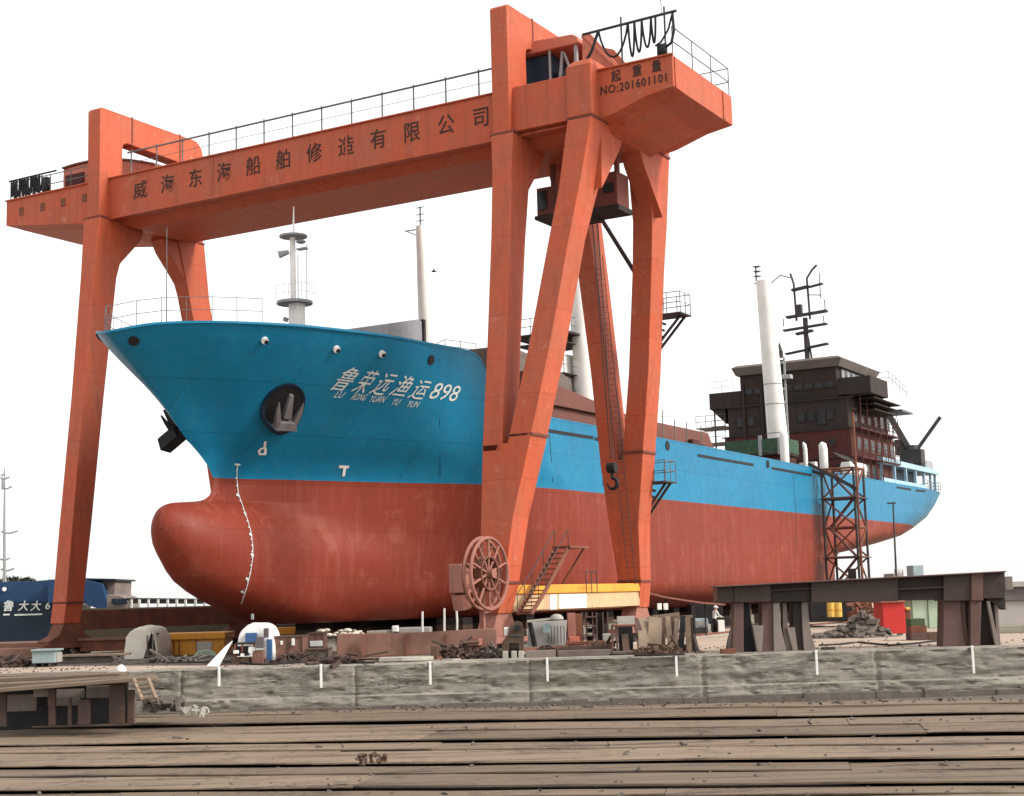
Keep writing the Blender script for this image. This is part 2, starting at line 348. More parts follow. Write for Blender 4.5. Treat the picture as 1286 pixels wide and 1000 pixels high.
def bracket(pa, pb, near, big=1.0):       # knee plate carrying the girder, widening towards the middle
    poly = [(1.2, 26.06), (3.6*big, 26.06), (3.75*big, 25.7), (3.3*big, 25.0), (1.9, 23.6), (1.0, 22.6)]
    if not near: poly = [(2*QM-q, z) for q, z in poly]
    return MB().prism(poly, (pa, 0, 0), (0, 1, 0), (0, 0, 1), (pb-pa, 0, 0))
for near in (True, False):
    # slender leg at the far end of the girder
    a = MB().loft([lsec(1.9, -27.15, -26.1, 1.25, near), lsec(2.9, -27.15, -26.1, 1.3, near), lsec(7.4, -27.4, -26.35, 1.45, near), lsec(15, -27.75, -26.75, 1.6, near), lsec(22.5, -28.25, -27.25, 1.95, near), lsec(26.1, -28.6, -27.2, 2.5, near)])
    lg = a.build('leg', 'crane_paint', crane, bevel=.04)
    bracket(-28.35, -27.3, near).build('knee_bracket', 'crane_paint', lg, bevel=.03)
    c = MB()
    for z, p0, p1, t in ((3.0, -27.2, -26.05, 1.36), (26.02, -28.66, -27.15, 2.56)): c.loft([lsec(z, p0, p1, t+.06, near), lsec(z+.1, p0, p1, t+.06, near)])
    c.build('joint_collar', 'crane_dark', lg)
    # two-legged frame at the near end
    a = MB().loft([lsec(9.6, .68, 1.75, 1.55, near), lsec(15, .63, 1.68, 1.5, near), lsec(20.5, .52, 1.6, 1.6, near), lsec(24, .38, 1.5, 1.9, near), lsec(26.1, .18, 1.5, 2.4, near)])
    lg1 = a.build('leg', 'crane_paint', crane, bevel=.04)
    bracket(.3, 1.35, near, .95).build('knee_bracket', 'crane_paint', lg1, bevel=.03)
    a = MB().loft([lsec(9.9, 2.05, 3.28, 1.6, near), lsec(14.6, 2.98, 4.18, 1.6, near), lsec(20, 3.85, 5.0, 1.65, near), lsec(22.5, 4.28, 5.45, 1.9, near), lsec(26.1, 4.62, 6.0, 2.5, near)])
    lg2 = a.build('leg', 'crane_paint', crane, bevel=.04)
    bracket(4.75, 5.9, near, .95).build('knee_bracket', 'crane_paint', lg2, bevel=.03)
    c = MB().loft([lsec(26.02, 4.55, 6.06, 2.56, near), lsec(26.14, 4.55, 6.06, 2.56, near)])
    c.loft([lsec(10.25, 2.06, 3.42, 1.7, near), lsec(10.37, 2.06, 3.42, 1.7, near)]); c.build('joint_collar', 'crane_dark', lg2)
    c = MB().loft([lsec(26.02, .12, 1.56, 2.46, near), lsec(26.14, .12, 1.56, 2.46, near)]); c.build('joint_collar', 'crane_dark', lg1)
    a = MB().loft([lsec(1.9, .98, 2.02, 1.3, near), lsec(3.3, .93, 2.3, 1.35, near), lsec(6.4, .80, 2.58, 1.5, near), lsec(9.95, .68, 3.30, 1.6, near)])
    lw = a.build('lower_leg', 'crane_paint', crane, bevel=.04)
    c = MB().loft([lsec(3.28, .88, 2.36, 1.42, near), lsec(3.40, .88, 2.36, 1.42, near)]); c.build('joint_collar', 'crane_dark', lw)
# portal frames over the girder, through which the trolley runs
def arch(p0, p1):
    P = [(0, 26.12), (0, 32.75), (.15, 32.9), (8.3, 32.9)]
    for k in range(1, 6): a = math.pi/2*k/5; P.append((8.3+.9*math.sin(a), 32.0+.9*math.cos(a)))
    P += [(9.2, 26.12), (7.3, 26.12), (7.3, 30.6), (6.9, 31.05)]
    P += [(2.3, 31.15), (1.98, 31.0), (1.9, 30.75), (1.9, 26.12)]
    return MB().prism(P, (p0, 0, 0), (0, 1, 0), (0, 0, 1), (p1-p0, 0, 0))
for p0, p1 in ((-28.32, -27.3), (.3, 1.32)):
    ar = arch(p0, p1).build('portal_frame', 'crane_paint', crane, bevel=.05)
    m = MB()
    for q in (2.7, 7.0): m.box(p0-.03, p1+.03, q-.05, q+.05, 31.1, 32.93)
    m.build('splice_plate', 'crane_dark', ar)
# collar between the two near legs
m = MB().box(1.3, 4.7, .35, .79, 26.16, 28.5)
m.build('collar_panel', 'crane_paint', crane, bevel=.03)
m = MB().loft([[(4.62, 0, 26.16), (6.0, 0, 26.16), (6.0, 1.9, 26.16), (4.62, 1.9, 26.16)], [(4.62, 0, 28.75), (6.0, 0, 28.75), (6.0, 1.9, 28.75), (4.62, 1.9, 28.75)], [(4.9, .3, 29.1), (5.9, .3, 29.1), (5.9, 1.9, 29.1), (4.9, 1.9, 29.1)]])
m.build('collar_block', 'crane_paint', crane, bevel=.04)
m = MB().box(4.62, 6.0, 7.3, 9.2, 26.16, 28.9); m.build('collar_block', 'crane_paint', crane, bevel=.04)
# sill beams between the near and far feet
m = MB().box(1.05, 2.1, -2.3, 11.5, 2.0, 2.78); m.box(1.02, 1.2, -2.3, 11.5, 1.92, 2.05)
sill = m.build('sill_beam', 'tan_paint', crane, bevel=.03)
m = MB().box(.95, 2.2, -2.35, 11.55, 2.785, 3.22); m.build('top_rail', 'yellow_paint', sill, bevel=.04)
m = MB().box(2.1, 2.13, 2.15, 5.1, 2.02, 2.72); m.box(2.1, 2.13, 1.2, 1.9, 2.0, 2.72); m.build('notice_board', 'white_paint', sill)
m = MB().box(-27.1, -26.2, -2.3, 11.5, 1.5, 2.6); m.build('sill_beam', 'rust', crane, bevel=.03)
# bogies
def bogie(p, q, sgn):
    m = MB().prism([(-1.7, .62), (1.7, .62), (1.75, .95), (1.0, 1.25), (.62, 1.95), (-.62, 1.95), (-1.0, 1.25), (-1.75, .95)], (p-.45, q, 0), (0, 1, 0), (0, 0, 1), (.9, 0, 0))
    b = m.build('bogie', 'pink_dust' if p > -5 else 'rust', crane, bevel=.03)
    for k in (-1.35, -.45, .45, 1.35):
        w_ = MB().tube([(p-.18, q+k, .5), (p+.18, q+k, .5)], .42, 14); w_.build('wheel', 'dark_steel', b)
    m = MB().box(p-.62, p+.62, q-2.3, q+2.3, .55, .78); m.build('bogie_guard', 'pink_dust' if p > -5 else 'rust', b, bevel=.02)
for p in (1.5, -26.6):
    bogie(p, -2.9, 1); bogie(p, 2*QM+2.9, -1)
# power cable reel beside the near foot
RC = Vector((2.25, -5.0, 3.75)); RR = 1.62
m = MB()
for dx in (-.18, .18):
    m.tube([RC+Vector((dx, math.cos(2*math.pi*k/40)*RR, math.sin(2*math.pi*k/40)*RR)) for k in range(40)], .085, 6, closed=True)
    for k in range(10):
        a = 2*math.pi*(k+.5)/10; m.tube([RC+Vector((dx*.7, math.cos(a)*.14, math.sin(a)*.14)), RC+Vector((dx, math.cos(a)*RR, math.sin(a)*RR))], .06, 5)
m.tube([RC+Vector((-.4, 0, 0)), RC+Vector((.45, 0, 0))], .22, 14)
reel = m.build('cable_reel', 'pink_dust', crane, smooth=True, auto=40)
m = MB()
for k in range(5): m.tube([RC+Vector((-.2+k*.1, math.cos(2*math.pi*j/32)*(.75), math.sin(2*math.pi*j/32)*.75)) for j in range(32)], .06, 5, closed=True)
m.build('wound_cable', 'rust', reel, smooth=True)
m = MB().box(1.3, 2.0, -6.7, -5.7, 2.9, 4.2); m.tube([(1.6, -6.2, 2.9), (1.6, -6.0, 2.2)], .45, 10); m.build('reel_motor', 'pink_dust', reel, bevel=.05)
m = MB().beam((2.0, -5.0, 3.6), (2.0, -5.0, .8), .16, .22).beam((2.0, -5.0, 2.0), (1.7, -3.4, 2.2), .16, .2).box(1.4, 2.3, -5.9, -3.9, .55, .85); m.build('reel_stand', 'pink_dust', reel)
# stair up from the sill beam and its landing
st = MB()
A = at(668, 742, p=2.6); B = at(697, 689, p=2.6); C = at(650, 771, p=2.6)
for dx in (-.0, .75):
    o = Vector((dx, 0, 0)); st.beam(A+o, B+o, .06, .22); st.beam(C+o, A+o, .06, .22)
for k in range(9): p_ = A.lerp(B, k/8.); st.box(p_.x, p_.x+.75, p_.y-.16, p_.y+.16, p_.z-.03, p_.z+.03)
for k in range(6): p_ = C.lerp(A, k/6.); st.box(p_.x, p_.x+.75, p_.y-.14, p_.y+.14, p_.z-.03, p_.z+.03)
st.box(2.5, 3.5, B.y-.1, B.y+1.9, B.z, B.z+.1)
for q in (B.y+.1, B.y+1.7): st.beam((3.3, q, B.z), (2.0, q, 3.2), .08, .08)
stair = st.build('stair', 'rust', crane)
rm = MB(); rail(rm, [(2.6, -.2+4.4, 2.75), (2.6, 1.0+4.4, 2.75)], 1.1, .025, .6); 
for k in (0, .75):
    rm.tube([C+Vector((k, 0, .9)), A+Vector((k, 0, .9)), B+Vector((k, 0, .9))], .025, 5)
    for t in (0, .5, 1): rm.tube([A.lerp(B, t)+Vector((k, 0, 0)), A.lerp(B, t)+Vector((k, 0, .9))], .02, 4); rm.tube([C.lerp(A, t)+Vector((k, 0, 0)), C.lerp(A, t)+Vector((k, 0, .9))], .02, 4)
rm.build('handrail', 'dark_steel', stair)
# walkway rail along the near edge of the girder
m = MB(); zr = ZT+1.42
m.tube([(-25.9, .9, zr), (.3, .9, zr)], .055, 6)
for k in range(14):
    p = -25.6+k*2.05
    if p < .2: m.tube([(p, .9, ZT), (p, .9, zr+.12)], .045, 5)
m.tube([(-25.9, .9, ZT+.75), (.3, .9, ZT+.75)], .016, 4)
m.build('walkway_rail', 'rail_grey', crane)
m = MB(); rail(m, [(10.0, 1.0, ZT), (10.0, 8.2, ZT), (6.5, 8.2, ZT)], 1.5, .03, 2.4); m.build('walkway_rail', 'rail_grey', crane)
m = MB(); rail(m, [(-32, 8.2, ZT), (-36.1, 8.2, ZT), (-36.1, 1.0, ZT), (-29, 1.0, ZT)], 1.2, .035, 1.8); m.build('walkway_rail', 'rail_grey', crane)
m = MB(); m.tube([(2.0, 7.9, ZT), (2.0, 7.9, ZT+1.1)], .03, 5); rail(m, [(1.8, 7.9, ZT), (-27, 7.9, ZT)], 1.1, .025, 2.05, 1); m.build('walkway_rail', 'rail_grey', crane)
# festoon track with drooping power cable, near end and far end
zf = 30.72
m = MB().tube([(5.2, .85, zf-.1), (10.35, .85, zf)], .07, 6)
for p in (7.35, 9.7): m.tube([(p, .85, ZT), (p, .85, zf+.35)], .05, 5)
m.tube([(9.55, .85, zf), (9.55, .85, zf+2.0)], .018, 4)
ft = m.build('festoon_track', 'dark_steel', crane)
def droop(mb, a, b, dip, r=.055):
    a = Vector(a); b = Vector(b); mb.tube([a.lerp(b, t/14)-Vector((0, 0, dip*(1-(2*t/14-1)**2)**.8 if 0 < t < 14 else 0)) for t in range(15)], r, 6)
m = MB(); zc = zf-.08
m.tube([(6.1, .82, zc-.05), (5.7, .8, zc-1.0), (5.2, .78, zc-1.7), (4.7, .75, zc-1.75)], .075, 6)
for a, b, d in ((6.1, 7.75, 1.55), (7.75, 8.1, 1.75), (8.1, 8.5, 1.6), (8.5, 9.0, 1.45), (9.0, 9.25, 1.3)): droop(m, (a, .82, zc), (b, .80, zc), d)
m.tube([(10.15, .82, zc), (10.2, .8, zc-.9), (10.05, .78, zc-1.5), (9.6, .75, zc-1.75), (9.35, .8, zc-1.6)], .07, 6)
m.tube([(10.15, .82, zc), (9.9, .8, zc-.8), (9.5, .78, zc-1.35), (9.2, .75, zc-1.5)], .05, 6)
m.box(9.3, 9.75, .7, .95, ZT+.05, ZT+.62)
m.build('festoon_cable', 'black', ft, smooth=True)
m = MB()
for k in range(16):
    a = -36.0+k*.17; droop(m, (a, .92+.06*(k % 3), ZT+1.3), (a+.12, .98+.05*(k % 2), ZT+1.3), 1.0+.25*((k*7) % 5)/5, .055)
m.tube([(-36.2, .95, ZT+1.34), (-32.0, .95, ZT+1.36)], .06, 5)
m.box(-33.2, -32.8, .9, 1.2, ZT, ZT+1.1)
m.build('festoon_cable', 'black', crane, smooth=True)
# machine house beside the near portal frame
m = MB()
m.prism([(0, 31.0), (0, 31.75), (3.5, 31.55), (3.8, 31.35), (3.88, 31.0)], (.2, 2.6, 0), (1, 0, 0), (0, 0, 1), (0, 4.2, 0))
m.box(.2, 4.0, 6.4, 6.8, ZT, 31.0); m.box(.1, .3, 2.7, 6.4, ZT, 31.0)
mh = m.build('machine_house', 'crane_faded', crane, bevel=.05)
m = MB().box(.3, 2.3, 2.9, 6.4, ZT, 30.85); m.build('winch_cover', 'navy', mh, bevel=.04)
m = MB().box(2.22, 2.32, 2.7, 2.8, ZT, 31.0).box(3.7, 3.85, 2.75, 2.95, ZT, 31.0).beam((2.6, 3.0, ZT), (2.9, 3.0, 30.9), .12, .12).beam((3.6, 3.0, ZT+.4), (3.0, 3.0, 30.8), .1, .1); m.build('post', 'ship_grey', mh)
m = MB().tube([(2.6, 3.6, 29.5), (3.7, 3.6, 29.5)], .6, 16).box(2.5, 3.9, 3.2, 5.5, ZT, 29.1); m.build('winch_drum', 'dark_steel', mh)
m = MB().prism([(0, ZT), (2.6, ZT), (.6, 31.2), (.1, 31.4)], (4.3, 2.4, 0), (1, 0, 0), (0, 0, 1), (0, .12, 0))
m.prism([(0, ZT), (2.6, ZT), (.6, 31.2), (.1, 31.4)], (4.3, 5.0, 0), (1, 0, 0), (0, 0, 1), (0, .12, 0))
m.beam((4.5, 2.36, 31.2), (6.7, 2.36, ZT+.1), .12, .14); m.beam((4.4, 2.4, 31.2), (4.4, 5.1, 31.2), .15, .2); m.beam((6.6, 2.4, ZT+.2), (4.6, 5.0, 30.6), .1, .1)
m.build('rope_guard', 'crane_faded', crane, bevel=.02)
# barrel roofed trolley house on the far cantilever
m = MB(); P = [(-34.0, ZT+.2)]
for k in range(13): t = k/12; P.append((-34.0+8.0*t, 30.15+1.05*math.sin(math.pi*min(1, .25+.62*t))-.75*t))
P.append((-26.0, ZT+.2))
m.prism(P, (0, 3.4, 0), (1, 0, 0), (0, 0, 1), (0, 3.6, 0))
th = m.build('trolley_house', 'crane_faded', crane, bevel=.04)
m = MB().box(-33.7, -32.1, 3.30, 3.42, ZT+.2, 30.4); m.prism([(0, 0), (.9, 0), (.45, 1.3)], (-31.2, 3.36, ZT+.25), (1, 0, 0), (0, 0, 1), (0, -.05, 0)); m.build('opening', 'primer_red', th)
m = MB(); P2 = [(x, z+.02) for x, z in P[1:-1]]+[(x, z+.12) for x, z in reversed(P[1:-1])]
m.prism(P2, (0, 3.25, 0), (1, 0, 0), (0, 0, 1), (0, 3.9, 0)); m.build('roof', 'rust_pale', th)
# lower hoist hung under the girder
m = MB().box(.75, 2.0, 3.6, 5.6, 22.5, 24.0); m.box(3.4, 5.0, 4.6, 6.0, 22.7, 24.5); m.box(2.4, 3.4, 5.2, 6.4, 22.6, 23.8)
for x in (.8, 2.1, 3.6, 4.6): m.box(x, x+.22, 5.1, 5.4, 23.9, 25.64)
hz = m.build('hoist_trolley', 'crane_dark', crane, bevel=.04)
m = MB().box(.65, 3.4, 3.5, 6.2, 22.3, 22.49).box(3.4, 5.1, 4.5, 6.1, 22.4, 22.69); m.build('floor_plate', 'primer_dark', hz)
m = MB().box(.85, 1.35, 3.52, 3.6, 22.8, 23.8); m.box(.70, .75, 3.8, 5.2, 22.8, 23.8); m.build('cab_window', 'glass_dark', hz)
m = MB().box(4.2, 4.8, 4.52, 4.6, 23.4, 23.9); m.build('vent', 'black', hz)
m = MB().tube([(3.0, 5.6, 22.1), (3.75, 5.2, 9.6)], .03, 5).tube([(3.3, 5.6, 22.1), (3.9, 5.2, 9.6)], .03, 5)
rope = m.build('hoist_rope', 'dark_steel', crane)
hc = Vector((3.8, 5.2, 8.7)); K = .66
m = MB().box(hc.x-.3, hc.x+.3, hc.y-.22, hc.y+.22, hc.z+.2, hc.z+.95); m.tube([hc+Vector((-.34, 0, .62)), hc+Vector((.34, 0, .62))], .4, 14)
m.tube([hc+Vector((0, 0, .2)), hc+Vector((0, 0, -.25))], .13, 8)
m.tube([hc+Vector((.42*math.sin(a)*1.0-.0, 0, -.62+.42*math.cos(a))) for a in [math.pi*2*k/14*.78 for k in range(15)]], [.14, .15, .16, .17, .17, .17, .17, .16, .15, .14, .12, .1, .08, .06, .03], 8)

m.v = [hc+(v-hc)*K for v in m.v]
m.build('hook_block', 'black', rope, bevel=.02)
# ladder, brace and landings on the far leg frame
m = MB().tube([at(751, 268, q=9.0), at(797, 342, q=9.6)], .12, 8); m.build('pipe_brace', 'dark_steel', crane)
m = MB()
qa = lambda z: 2*QM-leg_out(z)-1.75
for dx in (0, .45): m.tube([(1.85+dx, qa(z)-.2, z) for z in (3.2, 7, 12, 18, 21)], .02, 5)
for k in range(58):
    z = 3.2+k*.3; m.tube([(1.85, qa(z)-.2, z), (2.3, qa(z)-.2, z)], .010, 4)
m.build('ladder', 'dark_steel', crane)
def landing(c, w):
    m = MB().box(c.x-.3, c.x+w, c.y-.6, c.y+.9, c.z-.08, c.z); m.beam((c.x+w-.3, c.y+.1, c.z-.05), (c.x-.6, c.y+.1, c.z-1.9), .12, .12); m.beam((c.x+w-.3, c.y+.7, c.z-.05), (c.x-.6, c.y+.7, c.z-1.9), .12, .12)
    for k in range(4): m.tube([(c.x-.25+.02*k, c.y-.1, c.z-.3-.35*k), (c.x+.25-.1*k, c.y+.1, c.z-.5-.35*k)], .07, 5)
    o = m.build('landing', 'dark_steel', crane)
    m = MB(); rail(m, [(c.x-.2, c.y-.55, c.z), (c.x+w-.03, c.y-.55, c.z), (c.x+w-.03, c.y+.85, c.z), (c.x-.2, c.y+.85, c.z)], 1.15, .025, .8); m.build('handrail', 'rail_grey', o)
landing(at(830, 397, q=11.2), 1.45); landing(at(817, 606, q=12.2), 1.2)
# crane rails on sleepers (set into the yard)
# ================================================================== CARGO SHIP
PC = -13.0; BB = 8.0; ZW = 9.05; ZK = 1.6
ship = thing('cargo_ship', (PC, 40, ZK), 'large blue and red cargo ship on the slip, its bulbous bow under the crane', 'ship')
STEM_LO = [(1.6, -1.5), (2.2, -4.3), (3, -6.75), (4, -8.6), (5, -9.45), (5.8, -10.0), (6.65, -10.2), (7.2, -10.05), (7.5, -9.7), (7.66, -9.2), (7.74, -8.3), (7.82, -7.3), (7.95, -6.75), (8.25, -6.35), (9.05, -6.15)]
STEM_UP = [(9.05, -6.15), (9.6, -6.6), (10.0, -7.1), (10.7, -8.15), (12.3, -10.0), (14.0, -12.15), (14.8, -13.05), (15.4, -13.6)]
ENT_W = [(0, 0), (.062, .05), (.148, .175), (.243, .29), (.44, .54), (.65, .85), (.81, .956), (1, 1)]
ENT_D = [(0, 0), (.012, .07), (.025, .13), (.085, .30), (.18, .50), (.4, .775), (.66, .975), (1, 1)]
Q1 = [(1.6, 84.5), (6.0, 85), (6.3, 86.5), (7.2, 92), (8.1, 98), (9.05, 101.6), (10.3, 105), (11.8, 107.6), (13.2, 109), (17, 110.5)]
BEND = [(1.6, .25), (6.0, .3), (6.3, 2.2), (7.2, 4.2), (8.1, 5.2), (10.3, 6.3), (13.2, 7.0)]
ZTOP = [(-14, 15.4), (-12.3, 15.9), (-10.4, 16.05), (-5.4, 16.2), (0, 16.15), (5.9, 16.25), (6.8, 16.05), (7.5, 15.4), (8.1, 14.5), (9.0, 13.75), (10.2, 13.45), (12, 13.35), (30, 13.3), (67, 13.15), (84, 13.05), (109, 13.15)]
def ztop(q): return sm(ZTOP, q)
def entry(T, t): return 0 if t <= 0 else (1 if t >= 1 else sm(T, t))
def q0_lo(z): return sm(STEM_LO, z)
def q0_up(w): return sm(STEM_UP, ZW+w*(15.4-ZW))
def hb(q, z):
    """half breadth of the hull at station q and height z (0 outside)"""
    if z >= ZW:
        zt = ztop(q); w = min(1.0, (z-ZW)/(zt-ZW)); q0 = q0_up(w)
        if q < q0: return 0
        f = w**1.15
        b = BB*lerp(entry(ENT_W, (q-q0)/23.0), entry(ENT_D, (q-q0)/20.5), f)
    else:
        q0 = q0_lo(z); d = ZW-z
        Bz = BB*(1-.30*max(0, (3.4-z)/1.8)**2.4)
        e0 = -6.15-.12*d; bh = Bz*entry(ENT_W, (q-e0)/(23+1.1*d)) if q > e0 else 0
        bb = 0
        if z < 7.85 and q > q0:
            hbz = 2.1*math.sqrt(max(0, 1-((z-4.9)/2.95)**2)) if z > 4.9 else 2.1*(1-.22*((4.9-z)/3.3)**2)
            t = min(1, (q-q0)/4.2); bb = hbz*math.sqrt(max(0, 1-(1-t)**2))
            qa_ = -1 if z < 5 else -1-4.5*min(1, (z-5)/2.2); k = min(1, max(0, (q-qa_)/(13 if z < 5 else 13-4*min(1, (z-5)/2.2)))); bb *= 1-k*k*(3-2*k)
        b = (bh**2.2+bb**2.2)**(1/2.2)
    if 7.8 < z < ZW: b = max(b, .16*min(1, max(0, q-q0_lo(z))/.25)**.5)   # rounded stem bar above the bulb
    q1 = tab(Q1, z); s_ = q1-q
    if s_ < 0: return 0
    be = tab(BEND, z)
    Lr = tab([(1.6, 30), (6, 24), (8, 17), (10, 13), (13, 12)], z)
    t = min(1, s_/Lr); r = be/BB+(1-be/BB)*(1-(1-t)**2.2)
    return b*r
levels = [('z', z) for z in (1.6, 1.75, 2.0, 2.4, 2.9, 3.4, 3.9, 4.4, 4.9, 5.3, 5.7, 6.05, 6.2, 6.35, 6.6, 6.85, 7.05, 7.2, 7.35, 7.48, 7.58, 7.66, 7.70, 7.73, 7.76, 7.80, 7.86, 7.95, 8.15, 8.4, 8.7, 9.05)]
levels += [('w', k/22) for k in range(1, 23)]
NQ = 130
def level_line(L):
    if L[0] == 'z': qa, zf = q0_lo(L[1]), (lambda q: L[1])
    else: qa, zf = q0_up(L[1]), (lambda q: ZW+L[1]*(ztop(q)-ZW))
    qb = tab(Q1, L[1] if L[0] == 'z' else ZW+L[1]*4.1)
    out = []
    for i in range(NQ+1):
        u = i/NQ; u = u*.8 if u < .9 else .72+(u-.9)*2.8
        f = .78*u**2.2+.22*u; q = qa+(qb-qa)*f; z = zf(q)
        q = min(q, tab(Q1, z)-1e-4)
        b = 0 if i == 0 else hb(q, z)
        out.append((q, z, b))
    return out
lines = [level_line(L) for L in levels]
V = []; F = []; MI = []
n = NQ+1
for ln in lines:
    V += [(PC+b, q, z) for q, z, b in ln]; V += [(PC-b, q, z) for q, z, b in ln]
for j in range(len(lines)-1):
    mi = 0 if levels[j+1][0] == 'z' else 1
    for i in range(NQ):
        a = j*2*n+i; c = (j+1)*2*n+i
        F.append((a, a+1, c+1, c)); F.append((a+n, c+n, c+n+1, a+n+1)); MI += [mi, mi]
    a = j*2*n+NQ; c = (j+1)*2*n+NQ
    F.append((a, a+n, c+n, c)); MI.append(mi)
for i in range(NQ): F.append((i, i+n, i+n+1, i+1)); MI.append(0)
m = MB(); m.v = [Vector(v) for v in V]; m.f = F; m.mi = MI
hull = m.build('hull', ['hull_red', 'hull_blue'], ship, smooth=True, auto=50)
# rounded rail on the edge of the bulwark
top = lines[-1]
capl = [(PC+b, q, z) for q, z, b in reversed(top)]+[(PC-b, q, z) for q, z, b in top[1:]]
m = MB(); vs = []
for x, q, z in capl:
    sg = 1 if x > PC else (-1 if x < PC else 0); vs += [(x+.015*sg, q, z-.10), (x+.015*sg, q, z+.012), (PC+sg*max(0, abs(x-PC)-.22), q+(.25 if q < -8 else 0), z+.012)]
m.add(vs, [(3*i+k, 3*i+3+k, 3*i+4+k, 3*i+1+k) for i in range(len(capl)-1) for k in (0, 1)]); m.build('gunwale', 'hull_blue', ship)
def deck(q0, q1, z, N=40):
    m = MB(); R = []; Lf = []
    for i in range(N+1):
        q = lerp(q0, q1, i/N); b = max(.02, hb(q, z)-.06); R.append((PC+b, q, z)); Lf.append((PC-b, q, z))
    vs = R+Lf; m.add(vs, [(i, i+1, N+1+i+1, N+1+i) for i in range(N)]); return m
deck(-12.6, 8.2, 15.0).build('deck', 'deck_paint', ship); deck(8.2, 108.6, 12.3, 70).build('deck', 'deck_paint', ship)
m = MB().box(PC-7.9, PC+7.9, 8.1, 8.25, 12.3, 15.0); m.build('bulkhead', 'hull_blue', ship)
# ---- markings laid on the plating
def hit(px, py, side=1):
    d = ray(px, py); lo = None; t = 60.0
    f = lambda t: (lambda P: (PC+hb(P.y, P.z)-P.x) if P.z > ZK else -1)(CAM+d*t)
    while t < 220:
        if f(t) > 0:
            a, b = t-.5, t
            for _ in range(22):
                c = (a+b)/2
                if f(c) > 0: b = c
                else: a = c
            return CAM+d*b
        t += .5
    return None
def hnorm(q, z):
    e = .15; return Vector((1, -(hb(q+e, z)-hb(q-e, z))/(2*e), -(hb(q, z+e)-hb(q, z-e))/(2*e))).normalized()
def onhull(q, z, off=.03): return Vector((PC+hb(q, z), q, z))+hnorm(q, z)*off
def hull_text(body, pxs, size_px, m, shear=0, wide=1.0, sp=1.0):
    """one line of writing whose baseline centre runs through two picked plating points"""
    a = hit(*pxs[0]); b = hit(*pxs[1]); up = hit(pxs[0][0], pxs[0][1]-size_px); hgt = (up-a).length
    v, f = glyphs(body, 1, 0, shear, sp, .0); x0 = min(p.x for p in v); x1 = max(p.x for p in v); y0 = min(p.y for p in v); y1 = max(p.y for p in v)
    P = []
    for c in v:
        t = (c.x-x0)/(x1-x0); q = lerp(a.y, b.y, t); z = lerp(a.z, b.z, t)+(c.y-(y0+y1)/2)/(y1-y0)*hgt*1.0
        P.append(onhull(q, z, .035))
    m.add(P, f)
m = MB()
for ch, x0, x1, y, h in (('鲁', 424, 445, 474.5, 23), ('荣', 449, 469, 478, 23), ('远', 471, 492, 481, 21), ('渔', 495, 516, 483, 21), ('运', 517, 538, 488, 20)):
    hull_text(ch, [(x0, y), (x1, y+3)], h, m, .35)
hull_text('898', [(541, 490), (577, 495)], 19, m, .35)
for tx, x0, x1, y in (('LU', 421, 432, 495), ('RONG', 442, 460, 498), ('YUAN', 465, 484, 500.5), ('YU', 493, 502, 504), ('YUN', 512, 526, 507)): hull_text(tx, [(x0, y), (x1, y+1)], 6, m, .2)
m.build('ship_name', 'lettering_white', hull, fix=False)
def stripe(pts, w, off=.03, mb=None):
    P = [hit(*p) if len(p) == 2 else Vector(p) for p in pts]; mb = mb or MB(); vs = []
    for i, p in enumerate(P):
        d = (P[min(i+1, len(P)-1)]-P[max(0, i-1)]).normalized(); s = hnorm(p.y, p.z).cross(d).normalized()*w/2
        for k in (-1, 1):
            c = p+s*k; vs.append(onhull(c.y, c.z, off))
    mb.add(vs, [(2*i, 2*i+1, 2*i+3, 2*i+2) for i in range(len(P)-1)]); return mb
dm = [(298, 582), (297, 600), (299, 620), (306, 640), (311, 655), (315, 670), (317, 685), (317, 700), (314, 720), (309, 740), (303, 758)]
m = MB(); fine = []
for a, b in zip(dm, dm[1:]): fine += [(lerp(a[0], b[0], t/4), lerp(a[1], b[1], t/4)) for t in range(4)]
stripe(fine+[dm[-1]], .045, .03, m)
for i, (x, y) in enumerate(fine[2:]):
    if i % 2 == 0: stripe([(x-1.8, y), (x+.2, y+.2)], .06, .035, m)
for x, y in ((299, 622), (308, 645), (315, 672), (317, 697), (311, 727), (305, 743)): stripe([(x-2.6, y-1), (x+1, y+1)], .11, .035, m)
stripe([(294.5, 583), (301.5, 583.5)], .10, .035, m)
m.build('draft_marks', 'lettering_white', hull, fix=False)
m = MB()      # thruster and bulb signs
stripe([(333, 554), (332, 562), (328, 563.5), (325, 566), (326, 570), (334, 570)], .14, .03, m); stripe([(333, 562), (333, 570)], .14, .035, m)
stripe([(425.5, 586), (438, 586.5)], .17, .03, m); stripe([(433, 586), (431, 598)], .17, .035, m)
m.build('bow_symbol', 'white_paint', hull, fix=False)
m = MB()
for a, b in (((688, 541), (745, 550)), ((747, 551), (757, 553)), ((876, 572), (946, 584)), ((969, 588), (1019, 597)), ((1126, 612), (1144, 615)), ((1150, 616), (1162, 617))):
    stripe([a, ((a[0]+b[0])/2, (a[1]+b[1])/2), b], .20, .03, m)
m.build('freeing_port', 'black', hull, fix=False)
m = MB()
for x, y in ((838, 560), (964, 583), (1056, 592)):
    c = hit(x, y); nrm = hnorm(c.y, c.z); m.tube([c-nrm*.05, c+nrm*.05], .33, 12)
m.build('fairlead', 'black', hull)
for x, y in ((332, 427), (422, 438), (479, 444)):
    c = hit(x, y); nrm = hnorm(c.y, c.z); m = MB().tube([c-nrm*.05, c+nrm*.14], .18, 12); fl = m.build('fairlead', 'white_paint', hull)
    c2 = onhull(c.y+.07, c.z-.03, .145); MB().tube([c2, c2+nrm*.02], .11, 10).build('opening', 'black', fl)
